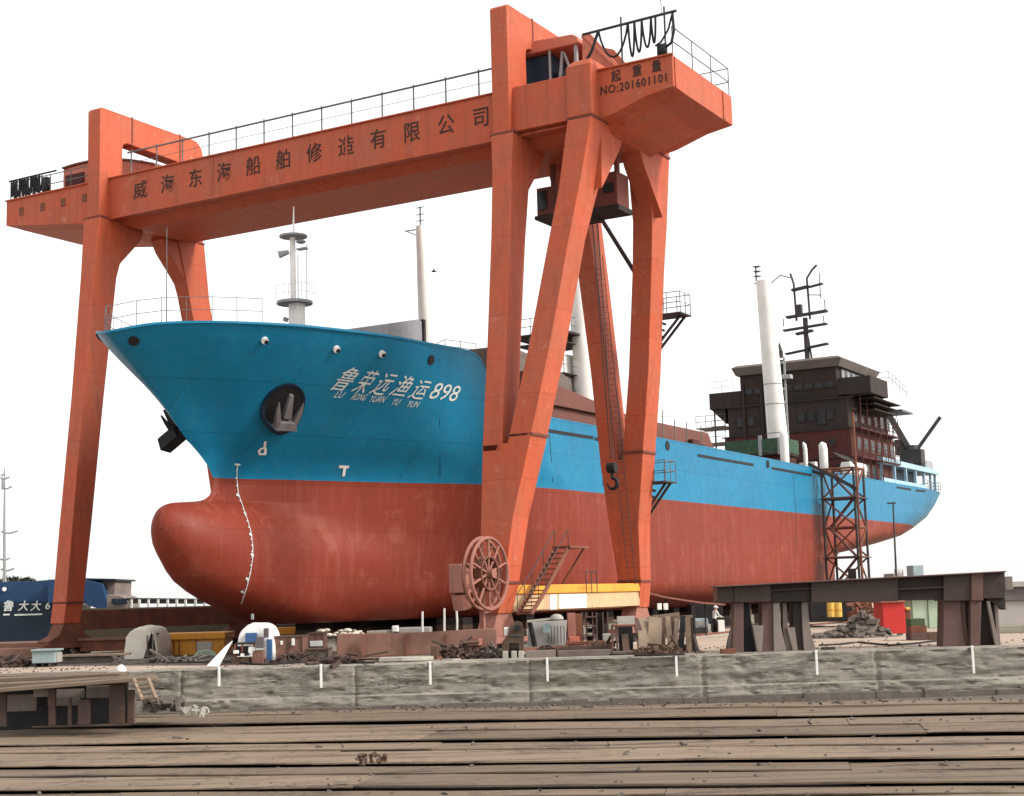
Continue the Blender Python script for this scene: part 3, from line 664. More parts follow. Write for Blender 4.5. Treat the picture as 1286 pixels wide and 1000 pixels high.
for x, y in ((541, 452), (168, 428)):
    c = hit(x, y)
    if c: nrm = hnorm(c.y, c.z); m = MB().tube([c-nrm*.05, c+nrm*.06], .26, 12); m.build('mooring_hole', 'black', hull)
m = MB()
for x in (551, 610): stripe([(x, 450 if x < 600 else 520), (x+1, 530), (x+1.5, 598)], .03, .02, m)
stripe([(690, 545), (692, 575), (694, 606)], .05, .02, m); stripe([(756, 556), (757, 590), (757, 612)], .05, .02, m)
stripe([(996, 596), (999, 640), (1000, 700)], .05, .02, m)
m.build('weld_seam', 'navy', hull, fix=False)
# ---- anchor pockets with anchors, both sides
def anchor(side):
    c0 = hit(355, 510); q, z = c0.y, c0.z
    fl = lambda v: Vector((2*PC-v.x, v.y, v.z)) if side < 0 else v
    nrm = hnorm(q, z); c = Vector((PC+hb(q, z), q, z))
    t1 = Vector((0, 0, 1))-nrm*nrm.z; t1.normalize(); t2 = t1.cross(nrm).normalized()   # up / along
    ring = lambda r1, r2, off, ext=0: [c+nrm*(off+ext*max(0, -math.sin(a)))+t2*(r2*math.cos(a))+t1*(r1*math.sin(a)) for a in [2*math.pi*k/28 for k in range(28)]]
    m = MB().loft([[fl(v) for v in s] for s in (ring(1.38, 1.2, -.9), ring(1.36, 1.18, .08, .5), ring(1.26, 1.08, .10, .5), ring(1.12, .95, .05))], cap=False)
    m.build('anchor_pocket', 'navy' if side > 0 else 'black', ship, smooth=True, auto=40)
    m = MB().add([fl(v) for v in ring(1.22, 1.05, .06)], [tuple(range(28))]); m.build('pocket_shade', 'black', ship, fix=False)  # black disc paints the shade inside the pocket, plating is not cut
    a = MB(); up = t1; o = c+nrm*.40+t1*.22
    P = lambda u, v, w: fl(o+t2*u*.75+t1*v*.75+nrm*w)
    a.loft([[P(-.13, 1.0, 0), P(.13, 1.0, 0), P(.13, 1.0, .22), P(-.13, 1.0, .22)], [P(-.3, -.6, .15), P(.3, -.6, .15), P(.3, -.6, .5), P(-.3, -.6, .5)]])
    for s_ in (-1, 1):
        a.loft([[P(s_*.35, -1.25, .2), P(s_*.75, -1.15, .2), P(s_*.75, -1.15, .6), P(s_*.35, -1.25, .6)], [P(s_*.62, -.2, .3), P(s_*.95, -.1, .3), P(s_*.95, -.1, .5), P(s_*.62, -.2, .5)], [P(s_*.86, .55, .3), P(s_*.92, .58, .3), P(s_*.92, .58, .4), P(s_*.86, .55, .4)]])
    a.loft([[P(-.8, -1.35, .15), P(.8, -1.35, .15), P(.8, -1.35, .75), P(-.8, -1.35, .75)], [P(-.55, -.8, .2), P(.55, -.8, .2), P(.55, -.8, .65), P(-.55, -.8, .65)]])
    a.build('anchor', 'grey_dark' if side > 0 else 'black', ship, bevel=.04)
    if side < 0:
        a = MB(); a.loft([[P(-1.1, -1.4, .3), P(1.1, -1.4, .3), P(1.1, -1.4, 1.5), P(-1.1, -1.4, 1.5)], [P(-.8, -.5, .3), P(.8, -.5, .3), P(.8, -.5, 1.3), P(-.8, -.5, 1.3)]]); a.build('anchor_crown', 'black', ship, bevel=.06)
anchor(1); anchor(-1)
# ---- bow rail
m = MB(); P = []
for q, z, b in reversed(top):
    if q < -8: P.append((PC+max(0, b-.3), q+.3, z))
for q, z, b in top[1:]:
    if q < -3: P.append((PC-max(0, b-.3), q+.3, z))
rail(m, P[::4], 1.25, .018, 2.0)
m.build('bow_rail', 'rail_grey', ship)
MB().tube([(PC-.5, -9.0, 15.3), (PC-.5, -9.0, 21.5)], [.035, .02], 5).build('jackstaff', 'rail_grey', ship)
# ---- foremast
fx, fq = PC, .75
m = MB().loft([[(fx-.33, fq-.36, 15), (fx+.33, fq-.36, 15), (fx+.33, fq+.36, 15), (fx-.33, fq+.36, 15)], [(fx-.31, fq-.34, 19.2), (fx+.31, fq-.34, 19.2), (fx+.31, fq+.34, 19.2), (fx-.31, fq+.34, 19.2)]])
m.tube([(fx-.25, fq, 19.2), (fx-.25, fq, 22.9)], .16, 10); m.tube([(fx+.55, fq+.2, 19.2), (fx+.55, fq+.2, 22.4)], .035, 5); m.tube([(fx+.1, fq, 19.2), (fx+.1, fq, 21.8)], .04, 5)
m.tube([(fx-.2, fq, 22.9), (fx-.15, fq, 24.6)], [.07, .03], 6)
fm = m.build('foremast', 'white_paint', ship, smooth=True, auto=35)
m = MB().tube([(fx-.15, fq, 19.05), (fx-.15, fq, 19.2)], 1.0, 14).tube([(fx-.2, fq, 22.85), (fx-.2, fq, 22.95)], .78, 14).box(fx+.0, fx+.6, fq, fq+.3, 22.1, 22.2); m.build('platform', 'ship_grey', fm)
m = MB().ball((fx+.25, fq+.1, 22.55), .28, 10, 4, sq=(1, 1, .4)).tube([(fx-.35, fq-.2, 22.0), (fx-.85, fq-.5, 21.85)], [.12, .22], 8).tube([(fx-.5, fq-.3, 18.3), (fx-.6, fq-.3, 18.1)], .15, 8); m.build('mast_lamp', 'ship_grey', fm)
m = MB(); rail(m, [(fx-1, fq-.6, 19.2), (fx+.8, fq-.6, 19.2), (fx+.8, fq+.6, 19.2)], .9, .02, .9); m.build('platform_rail', 'white_paint', fm)
# ---- forward store with sloping top behind the forecastle
m = MB().prism([(.9, 15.0), (8.75, 15.0), (8.7, 18.9), (8.3, 18.95), (.9, 17.25)], (-16.5, 0, 0), (0, 1, 0), (0, 0, 1), (6.5, 0, 0))
fs = m.build('wave_breaker', 'ship_grey', ship, bevel=.04)
MB().box(-10.6, -9.9, 8.72, 8.95, 15, 19.0).build('end_post', 'primer_dark', fs)
m = MB(); rail(m, [(-9.6, 5.0, 15), (-6.2, 5.2, 16.2), (-5.6, 7.5, 16.2)], .7, .02, 1.0); m.build('deck_rail', 'rail_grey', ship)
# ---- kingposts
def post(base, top_, r0, r1, name='kingpost'):
    m = MB(); P = [Vector(base).lerp(Vector(top_), t/10) for t in range(11)]
    m.tube(P, [lerp(r0, r1, (t/10)**1.2) for t in range(11)], 16); return m.build(name, 'white_paint', ship, smooth=True, auto=40)
b = at(540, 432, p=-13); t = at(528, 284, p=-13); k1 = post((b.x, b.y, 12.3), t, .62, .30)
m = MB().tube([t, t+Vector((0, 0, 1.25))], .05, 5); 
for z in (.35, .75, 1.2): m.tube([t+Vector((-.3, 0, z)), t+Vector((.3, 0, z))], .03, 4)
m.tube([t+Vector((-1.0, -.3, -.25)), t+Vector((0, 0, -.2))], .04, 5).tube([t+Vector((-.9, -.3, -.25)), t+Vector((0, 0, -.7))], .03, 5)
m.build('mast_head', 'rail_grey', k1)
b = at(739, 532, p=-12); t = at(723, 300, p=-12); k2 = post((b.x, b.y, 12.3), t, .92, .55)
b3 = at(979, 560, p=-9); t3 = at(959, 352, p=-9); k3 = post((b3.x, b3.y, 12.3), t3, .92, .70)
m = MB()
for i in range(3): m.tube([t3+Vector((-.7, 0, -.1)), t3+Vector((-.7, 0, 1.35))], .07, 6)
for z in (.45, .9, 1.35): m.box(t3.x-.85, t3.x-.3, t3.y-.3, t3.y+.3, t3.z+z-.06, t3.z+z)
m.tube([t3+Vector((-.9, 0, -.2)), t3+Vector((.5, 0, -.5)), t3+Vector((1.5, .3, .3)), t3+Vector((2.6, .6, -.1))], .06, 5)
m.build('mast_head', 'rail_grey', k3)
m = MB()
for z in (16.6, 19.2, 21): m.tube([(lerp(b3.x, t3.x, (z-13)/17), lerp(b3.y, t3.y, (z-13)/17), z), (lerp(b3.x, t3.x, (z-13)/17), lerp(b3.y, t3.y, (z-13)/17), z+.1)], 1.02-.02*(z-13), 16)
m.build('mast_band', 'ship_grey', k3)
# ladder tower beside the aft kingpost
lt = at(985, 552, p=-8.6); m = MB()
for dx in (-.50, .36): m.beam((lt.x+dx, lt.y, 12.5), (lt.x+dx, lt.y, 23.6), .16, .16)
for k in range(9): m.box(lt.x-.5, lt.x+.36, lt.y-.25, lt.y+.05, 13.4+k*1.2, 13.62+k*1.2)
m.box(lt.x-.5, lt.x+1.0, lt.y-.4, lt.y+.3, 21.6, 21.95); ltw = m.build('ladder_tower', 'ship_grey', ship)
m = MB().box(lt.x-.42, lt.x+.28, lt.y+.06, lt.y+.16, 12.5, 23.4); m.build('back_plate', 'primer_dark', ltw); MB().box(lt.x-.15, lt.x+.25, lt.y-.2, lt.y+.2, 23.6, 24.2).tube([(lt.x, lt.y, 24.1), (lt.x, lt.y, 25.0)], [.3, .03], 6).build('lantern', 'dark_steel', ltw)
# ---- mid deck: hatch houses, bridge-like mast house between the crane legs
def dbox(p0, p1, q0, q1, z0, z1, m_, nm='hatch_coaming', bv=.05): return MB().box(p0, p1, q0, q1, z0, z1).build(nm, m_, ship, bevel=bv)
h1 = dbox(-19.5, -6.9, 15.0, 28.5, 12.3, 14.55, 'primer_brown')
MB().prism([(14.6, 14.55), (29.0, 14.55), (29.0, 14.9), (14.6, 16.3)], (-19.8, 0, 0), (0, 1, 0), (0, 0, 1), (13.2, 0, 0)).build('hatch_cover', 'primer_brown', h1, bevel=.04)
MB().prism([(16.0, 16.25), (24.5, 15.4), (24.5, 17.0), (21.0, 17.9), (16.0, 18.3)], (-16.5, 0, 0), (0, 1, 0), (0, 0, 1), (8.0, 0, 0)).build('netted_cargo', 'stone', h1, bevel=.1)
h2 = MB().prism([(31.0, 12.3), (45.5, 12.3), (45.5, 13.6), (44.3, 14.9), (31.0, 14.95)], (-19.2, 0, 0), (0, 1, 0), (0, 0, 1), (12.1, 0, 0)).build('hatch_coaming', 'primer_brown', ship, bevel=.05)
MB().box(-7.09, -7.04, 40.2, 43.4, 12.9, 13.9).build('opening', 'black', h2)
m = MB().box(-7.0, -6.6, 40.0, 41.4, 13.0, 14.05); m.build('locker', 'primer_red', h2)
dbox(-18.5, -7.5, 49, 63, 12.3, 13.9, 'primer_dark')
m = MB().box(-15.6, -12.9, 31.0, 34.0, 12.3, 20.2); mhs = m.build('mast_house', 'white_paint', ship, bevel=.04)
m = MB()
for z in (17.0, 18.6, 20.9): m.box(-16.2, -12.2, 30.4, 34.4, z-.07, z)
m.box(-16.6, -11.8, 30.2, 34.6, 21.45, 21.6); m.build('platform', 'primer_dark', mhs)
m = MB()
for z in (18.6, 21.6): rail(m, [(-16.2, 30.4, z), (-12.2, 30.4, z), (-12.2, 34.4, z)], 1.2, .03, 1.3)
for x in (-16.4, -14.9): m.tube([(x, 30.3, 14), (x, 30.3, 21.5)], .05, 5)
m.build('platform_rail', 'rail_grey', mhs)
m = MB().box(-14.2, -13.3, 30.93, 30.99, 19.2, 20.0).box(-14.6, -13.5, 30.93, 30.99, 16.0, 16.9).box(-12.92, -12.86, 31.6, 32.6, 16.0, 17.8); m.build('window', 'glass_dark', mhs)
m = MB()
for k in range(6):
    a = Vector((-11.5+k*.25, 30.5+k*.9, 12.4)); m.tube([a, a+Vector((.1, 0, 2.0+.7*(k % 3)))], .05, 5)
m.build('deck_pipes', 'rail_grey', ship)
# small white vents and light masts on the main deck
for x, y0, y1, r in ((986, 581, 541, .38), (1012, 583, 556, .2), (1035, 588, 556, .4)):
    a = at(x, y0, p=-6.6); b = at(x, y1, p=-6.6); MB().tube([(a.x, a.y, 12.3), (a.x, a.y, b.z-.6), (a.x-.05, a.y-.02, b.z-.2), (a.x-.12, a.y-.1, b.z)], [r, r, r*.9, r*.3], 12).build('vent_post', 'white_paint', ship, smooth=True, auto=50)
a = at(1013, 583, p=-7.0); MB().box(a.x-.6, a.x+.9, a.y-.3, a.y+.3, 13.6, 14.0).box(a.x-.5, a.x-.2, a.y-.2, a.y+.2, 12.3, 13.7).box(a.x+.4, a.x+.7, a.y-.2, a.y+.2, 12.3, 13.7).build('bollard', 'white_paint', ship)
for i, (x, y0, y1) in enumerate(((833, 549, 516), (848, 551, 527), (863, 553, 531), (881, 556, 535))):
    a = at(x, y0, p=-6.0); b = at(x, y1, p=-6.0); MB().tube([(a.x, a.y, 12.4), (a.x, a.y, b.z)], .04, 5).build('rail_stanchion', 'rail_grey', ship)
m = MB(); a = at(826, 548, p=-9.0); m.box(a.x-.7, a.x+.9, a.y-.5, a.y+.5, 12.3, 15.2); rail(m, [(a.x-.7, a.y-.5, 15.2), (a.x+1.4, a.y-.5, 15.2), (a.x+1.4, a.y+.5, 15.2)], 1.1, .025, .8); m.tube([(a.x, a.y, 15.2), (a.x, a.y, 17.2)], [.12, .05], 6); m.build('vent_house', 'white_paint', ship)
# green netted platform round the aft kingpost
c = Vector((b3.x-1.2, b3.y-1.0, 0)); z0 = 14.55
m = MB().box(c.x-3.0, c.x+2.4, c.y-1.6, c.y+2.6, z0, z0+.2); pl = m.build('cargo_platform', 'primer_dark', ship)
m = MB()
for a, b in (((-3, -1.6), (2.4, -1.6)), ((2.4, -1.6), (2.4, 2.6)), ((-3, 2.6), (-3, -1.6))): m.beam((c.x+a[0], c.y+a[1], z0+.85), (c.x+b[0], c.y+b[1], z0+.85), .07, 1.25)
m.build('safety_net', 'green_net', pl)
m = MB().box(c.x-2.6, c.x+2.2, c.y-1.2, c.y+2.4, 12.3, z0); m.build('platform_base', 'primer_red', pl)
m = MB().box(c.x+.2, c.x+.5, c.y-1.7, c.y-1.55, z0, z0+1.8).box(c.x+2.0, c.x+2.3, c.y-1.7, c.y-1.55, z0, z0+1.5).box(c.x+1.5, c.x+2.6, c.y-1.75, c.y-1.3, 12.3, 14.0); m.build('post', 'ship_grey', pl)
# ---- deckhouse
HQ = 77.0
dh = MB()
dh.box(-19.0, -6.0, HQ, 91.0, 12.3, 18.0); house = dh.build('deckhouse', 'primer_red', ship, bevel=.05)
MB().box(-18.6, -6.25, HQ+.15, 90.5, 18.0, 21.05).build('upper_house', 'primer_dark', house, bevel=.05)
MB().loft([[(-17.2, HQ+.4, 21.05), (-7.2, HQ+.4, 21.05), (-7.2, 87, 21.05), (-17.2, 87, 21.05)], [(-17.0, HQ-.2, 24.0), (-7.1, HQ-.2, 24.0), (-7.1, 87, 24.0), (-17.0, 87, 24.0)]]).build('wheelhouse', 'primer_dark', house, bevel=.04)
MB().loft([[(-17.3, HQ-.5, 24.0), (-6.7, HQ-.5, 24.0), (-6.7, 88.5, 24.0), (-17.3, 88.5, 24.0)], [(-17.6, HQ-.9, 24.75), (-6.3, HQ-.9, 24.75), (-6.3, 89, 24.75), (-17.6, 89, 24.75)], [(-17.2, HQ-.5, 25.0), (-6.8, HQ-.5, 25.0), (-6.8, 88.5, 25.0), (-17.2, 88.5, 25.0)]]).build('roof', 'roof_grey', house)
MB().box(-20.6, -17.2, HQ+.3, 82.0, 20.95, 22.6).build('bridge_wing', 'primer_dark', house, bevel=.04); MB().box(-7.2, -3.9, HQ+.3, 83.0, 21.2, 22.9).build('bridge_wing', 'primer_dark', house, bevel=.04)
MB().prism([(0, 0), (3.3, 0), (0, -1.5)], (-19.0, HQ+.5, 20.95), (-.45, 0, 0), (0, 0, 1), (0, 3.5, 0)).build('wing_bracket', 'primer_dark', house)
m = MB()
for k in range(3): m.box(-6.2, -4.1-.2*k, HQ+2+k*.6, 88-.3*k, 20.9-k*.5, 21.0-k*.5)
m.build('scaffold_deck', 'primer_dark', house)
def win(p0, p1, q, z0, z1, fr, gl, side=False):
    if not side: a = MB().box(p0-.12, p1+.12, q-.07, q+.02, z0-.12, z1+.12); b = MB().box(p0, p1, q-.10, q-.05, z0, z1)
    else: a = MB().box(q-.02, q+.07, p0-.12, p1+.12, z0-.12, z1+.12); b = MB().box(q+.05, q+.10, p0, p1, z0, z1)
    o = a.build('window', fr, house); b.build('pane', gl, o)
for k in range(9): win(-16.6+k*1.04, -15.9+k*1.04, HQ+.18, 22.15, 23.1, 'primer_dark', 'glass_dark')
for x in (-17.6, -16.4, -14.6, -11.2, -10.2, -8.3): win(x, x+.6, HQ+.15, 19.0, 19.75, 'primer_dark', 'glass_dark')
win(-9.2, -8.5, HQ+.15, 18.6, 19.9, 'primer_dark', 'glass_dark'); 
for x in (-17.5, -15.5, -13.5, -11.0, -8.2): win(x, x+.6, HQ, 16.3, 17.0, 'primer_red', 'glass_dark')
for x in (-16.5, -14.5, -10.6, -7.7): win(x, x+.6, HQ, 13.7, 14.5, 'primer_red', 'glass_dark')
win(-9.1, -8.6, HQ, 13.75, 14.45, 'white_paint', 'white_paint')
m = MB()
for z in (18.0, 21.0, 15.2): m.box(-19.2, -5.5, HQ-.12, HQ+.02, z-.12, z)
for x in (-16.8, -14.9): m.box(x-.12, x+.12, HQ-.1, HQ+.04, 12.4, 24)
m.build('stiffener', 'primer_dark', house)
# side of the house: open galleries
for z in (15.2, 18.0):
    for k in range(6): win(HQ+1.6+k*2.2, HQ+2.7+k*2.2, -6.0 if z < 18 else -6.25, z+.8, z+1.9, 'primer_brown', 'glass_dark', True)
for k in range(3): win(HQ+1.2+k*2.4, HQ+2.5+k*2.4, -6.0, 13.0, 14.6, 'primer_brown', 'glass_dark', True)
m = MB()
for z, q in ((12.6, 84), (15.2, 90.5), (18.0, 90.5)): m.box(-6.0, -5.15, HQ+.3, q, z-.14, z)
m.build('gallery_deck', 'primer_red', house)
m = MB()
for z, q in ((12.6, 84), (15.2, 90.4), (18.0, 90.4)): rail(m, [(-5.2, HQ+.4, z), (-5.2, q, z)], 1.1, .03, 1.6, 3)
for k in range(7):
    q = HQ+.5+k*2.1; m.tube([(-5.1, q, 12.4 if q < 84 else 15.2), (-5.1, q, 21.0-.2*k)], .045, 5)
    if k in (2, 5): m.tube([(-5.1, q, 15.3), (-5.1, q+2.1, 18)], .035, 4); m.tube([(-5.1, q, 18.1), (-5.1, q+2.1, 20.6)], .035, 4)
m.build('scaffolding', 'primer_red', house)
m = MB(); rail(m, [(-20.4, HQ+.2, 18.6), (-19.0, HQ+.2, 18.6)], 1.2, .03, 1.2)
for z in (17.6, 19.2): m.box(-22.2, -19.0, HQ+.4, HQ+3.5, z-.1, z); rail(m, [(-22.2, HQ+.4, z), (-19, HQ+.4, z)], 1.2, .03, 1.2)
m.tube([(-20.2, HQ+.6, 12.3), (-20.2, HQ+.6, 20.9)], .09, 6); rail(m, [(-20.5, HQ+.4, 22.6), (-18, HQ+.4, 22.6)], 1.2, .02, 1.2)
m.build('wing_scaffold', 'rail_grey', house)
m = MB(); rail(m, [(-7, 84, 22.9), (-4, 84, 22.9), (-4, 90, 22.0)], 1.1, .025, 1.2); m.box(-6, -4.0, 88, 92, 20.4, 20.6); m.build('wing_rail', 'rail_grey', house)
# white trim at the roof side
m = MB().box(-7.08, -6.98, 78.3, 85.5, 22.95, 23.9); m.build('side_panel', 'ship_grey', house)
for k in range(4): MB().box(-6.97, -6.93, 79.2+k*1.7, 79.9+k*1.7, 23.0, 23.85).build('window', 'glass_dark', house)
# radar mast
rc = Vector((-10.8, 79.5, 25.0)); m = MB()
m.tube([rc, rc+Vector((0, 0, 4.6))], .26, 8); m.tube([rc+Vector((.5, 0, 0)), rc+Vector((.2, 0, 2.6))], .1, 6)
m.tube([rc+Vector((-.9, 0, 4.4)), rc+Vector((-1.0, 0, 8.2)), rc+Vector((-1.3, 0, 9.3))], .11, 6); m.tube([rc+Vector((.5, 0, 4.4)), rc+Vector((.4, 0, 8.6)), rc+Vector((1.0, 0, 9.4)), rc+Vector((1.5, 0, 9.8))], .11, 6)
rmst = m.build('radar_mast', 'dark_steel', house)
m = MB()
for z, a, b, h in ((1.2, -2.2, -.2, .14), (1.6, .1, 2.2, .16), (3.6, -2.3, 2.2, .16), (3.1, -1.0, .7, .2), (4.9, -1.9, 2.3, .22), (7.6, -1.2, .6, .22), (7.7, .5, 2.0, .1)): m.beam(rc+Vector((a, 0, z-.05)), rc+Vector((b, 0, z+.15)), .7, h)
for x, z0, z1 in ((2.1, 4.9, 6.2), (1.9, 3.7, 4.6), (1.7, 6.4, 9.0), (-2.3, 4.0, 4.8)): m.tube([rc+Vector((x, 0, z0)), rc+Vector((x, 0, z1))], .05, 5)
m.tube([rc+Vector((.4, 0, 6.9)), rc+Vector((1.8, 0, 6.7))], .05, 5); m.box(rc.x-.9, rc.x-.3, rc.y-.3, rc.y+.3, rc.z+5.0, rc.z+6.0)
m.build('radar_yard', 'dark_steel', rmst)
# ---- stern: covered mooring deck, davit, boat
m = MB(); c = .0
m.prism([(84.6, 15.0), (106.5, 15.0), (106.5, 15.5), (84.6, 15.62)], (PC-7.4, 0, 0), (0, 1, 0), (0, 0, 1), (15.0, 0, 0))
sd = m.build('shelter_deck', 'pale_blue', ship, bevel=.03)
m = MB()
for q in (84.9, 89.3, 93.6, 97.6, 101.2, 104.2, 106.3): m.box(PC+7.3-max(0, q-92)*.02, PC+7.57-max(0, q-92)*.02, q-.12, q+.12, 13.1, 15.0)
for q in (104.2, 106.3): m.box(PC-7.4, PC-7.2, q-.12, q+.12, 12.4, 15.0)
m.build('pillar', 'pale_blue', sd)
MB().box(PC-6.5, PC+6.4, 91.2, 100.5, 12.3, 15.0).build('mooring_house', 'navy', sd)
m = MB().box(PC+3.5, PC+7.0, 103.2, 106.4, 15.45, 16.5); m.build('locker', 'ship_grey', sd)
m = MB().box(PC+7.2, PC+7.55, 84.6, 101.2, 13.0, 13.55); m.build('bulwark', 'pale_blue', sd)
m = MB(); rail(m, [(PC+7.3, 100.5, 13.15), (PC+7.1, 108.8, 13.15), (PC-7, 108.8, 13.15)], 1.1, .035, 1.2, 3); m.build('stern_rail', 'ship_grey', sd)
# boat on deck
bt = at(1085, 598, p=-5.2); m = MB(); Sx = []
for t in range(11):
    u = t/10; y = lerp(bt.y-3.0, bt.y+3.2, u); wv = .85*math.sin(math.pi*min(1, .12+u*.9))**.5; Sx.append([(-6.0-wv, y, 14.1), (-6.0-wv*.6, y, 13.3), (-6.0+wv*.6, y, 13.3), (-6.0+wv, y, 14.1), (-6.0+wv*.75, y, 14.5), (-6.0-wv*.75, y, 14.5)])
m.loft(Sx); m.build('work_boat', 'white_paint', ship, smooth=True, auto=45)
m = MB()
for k in range(5): m.tube([(-5.2+.1*k, bt.y-9+.2*k, 14.9-.1*k), (-5.0+.1*k, bt.y-5+.2*k, 14.7-.12*k), (-4.9, bt.y-2.5, 13.7-.05*k)], .05, 5)
m.build('boat_fall', 'dark_steel', ship)
# aft davit crane
dv = at(1146, 578, p=-7.0); dz = 15.5; m = MB().tube([(dv.x, dv.y, dz), (dv.x, dv.y, dz+2.6)], [.95, .7], 10)
m.beam((dv.x, dv.y, dz+1.6), (dv.x-3.2, dv.y-1.5, dz+8.6), .55, .6); m.beam((dv.x-3.2, dv.y-1.5, dz+8.6), (dv.x-4.4, dv.y-2.2, dz+8.9), .5, .5); m.beam((dv.x-.3, dv.y, dz+1.8), (dv.x-3.6, dv.y-1.7, dz+4.2), .4, .4)
m.beam((dv.x-3.0, dv.y-1.4, dz+7.5), (dv.x-4.0, dv.y-1.9, dz+3.5), .2, .2)
m.beam((dv.x, dv.y, dz+1.4), (dv.x+3.1, dv.y+1.0, dz+5.6), .35, .4); m.box(dv.x-1.2, dv.x+1.2, dv.y-.8, dv.y+.8, dz+.5, dz+2.1); m.box(dv.x-1.7, dv.x-.9, dv.y-.7, dv.y+.6, dz+1.6, dz+3.3)
m.build('deck_crane', 'dark_steel', ship, bevel=.03)
# rudder and stern frame
m = MB().prism([(85.6, 1.9), (90.0, 1.9), (90.3, 5.9), (86.2, 5.9)], (PC-.3, 0, 0), (0, 1, 0), (0, 0, 1), (.6, 0, 0)); m.build('rudder', 'hull_red', ship, bevel=.08)
m = MB()
for k in range(4):
    a = math.pi/2*k+.5; m.loft([[(PC-.15, 84.9, 3.4), (PC+.15, 84.9, 3.4), (PC+.15, 85.2, 3.4), (PC-.15, 85.2, 3.4)], [(PC+1.6*math.cos(a)-.4, 85.0, 3.4+1.6*math.sin(a)), (PC+1.6*math.cos(a)+.4, 85.05, 3.4+1.6*math.sin(a)), (PC+1.6*math.cos(a)+.4, 85.15, 3.4+1.6*math.sin(a)), (PC+1.6*math.cos(a)-.4, 85.1, 3.4+1.6*math.sin(a))]])
m.tube([(PC, 84.4, 3.4), (PC, 85.6, 3.4)], [.4, .2], 10); m.build('propeller', 'rust', ship)
# ================================================================== THE SETTING
YW = 65.4                                  # distance of the quay wall face
def sheet(X0, X1, Y0, Y1, z): 
    m = MB(); m.add([G(X0, Y0, z), G(X1, Y0, z), G(X1, Y1, z), G(X0, Y1, z)], [(0, 1, 2, 3)]); return m
gr = sheet(-1500, 1500, YW+.9, 3500, 0).build('yard_ground', 'yard'); tag(gr, kind='structure')
lo = sheet(-300, 300, -30, YW+1.2, -4.2).build('lower_ground', 'yard'); tag(lo, kind='structure')
# quay wall with broken edge
random.seed(3)
m = MB(); NX, NZ = 1150, 34; X0, X1 = -58, 46
rows = []
for j in range(NZ+1):
    r = []
    for i in range(NX+1):
        X = lerp(X0, X1, i/NX); z = lerp(-2.3, 0.0, j/NZ)
        nz = noise.noise(Vector((X*.35, z*2.2, 3.1)))*.10+noise.noise(Vector((X*1.5, z*5.5, 9)))*.06+noise.noise(Vector((X*4, z*14, 5)))*.025
        chip = noise.noise(Vector((X*.9, z*3.2, 21)))*.5+noise.noise(Vector((X*2.6, z*9, 31)))*.3
        if chip > .17: nz -= min(.07, (chip-.17)*.9)
        if abs((X+3.3) % 7.4-3.7) < .06: nz -= .09
        Y = YW-.05-nz-(.18 if z < -1.3 else 0)
        if j == NZ: Y += .10+.1*abs(noise.noise(Vector((X*2.5, 7, 1)))); z -= .05*abs(noise.noise(Vector((X*1.3, 2, 1))))
        r.append(G(X, Y, z+.004))
    rows.append(r)
rows.append([G(lerp(X0, X1, i/NX), YW+.95, .006) for i in range(NX+1)])
vs = [v for r in rows for v in r]
m.add(vs, [(j*(NX+1)+i, j*(NX+1)+i+1, (j+1)*(NX+1)+i+1, (j+1)*(NX+1)+i) for j in range(len(rows)-1) for i in range(NX)])
wall = m.build('quay_wall', 'concrete', smooth=True, auto=50, fix=False); tag(wall, 'long weathered grey concrete quay wall with cracked face, in front of the yard', 'wall')
m = MB()
for i in range(60):
    X = lerp(-16, 44, i/59); dz = random.uniform(-.10, .02); d = random.uniform(.42, .5)
    m.obox(G(X, YW-d/2, 0), .53, d/2, -2.3, -1.70+dz)
m.build('footing', 'stone', wall, bevel=.03)
white_posts = []
for i, (x, y0, y1) in enumerate(((275, 846, 862), (403, 838, 864), (540, 834, 860), (687, 830, 856), (849, 826, 850), (1025, 823, 848), (1221, 817, 846))):
    P = at(x, y0, Y=YW-.3); a = MB(); b0 = MB()
    po = thing('edge_post', Vector((P.x, P.y, -1.0)), 'x', 'post', 'white posts along the quay wall')
    zt = .06
    zb = at(x, y1, Y=YW-.3).z
    a.obox((P.x, P.y, 0), .05, .05, zb, zt).build('post', 'white_paint', po, bevel=.01)
    b0.obox((P.x+EY.x*.12, P.y+EY.y*.12, 0), .12, .08, zt-.2, zt-.08).build('bracket', 'rail_grey', po)
    white_posts.append(po)
for o, l in zip(white_posts, ('first white wall post from the left, just right of the timber staging', 'white wall post below the cluttered brown crates, second from the left', 'white wall post below the long rusty steel tank, third from the left', 'white wall post below the grey control panel, middle of the seven', 'white wall post in front of the leaning timbers and small worker, fifth from the left', 'white wall post beneath the left column group of the steel trestle', 'rightmost white wall post beneath the right column group of the steel trestle')): o['label'] = l
for x in (600, 720):  pass
m = MB(); a = at(600, 829, Y=YW); b = at(872, 822, Y=YW)
ln = MB().beam((a.x-EY.x*.18, a.y-EY.y*.18, .03), (b.x-EY.x*.18, b.y-EY.y*.18, .03), .14, .07).build('edge_pipe', 'concrete_pale', bevel=.01); tag(ln, 'pale straight pipe lying along the top edge of the quay wall', 'pipe')
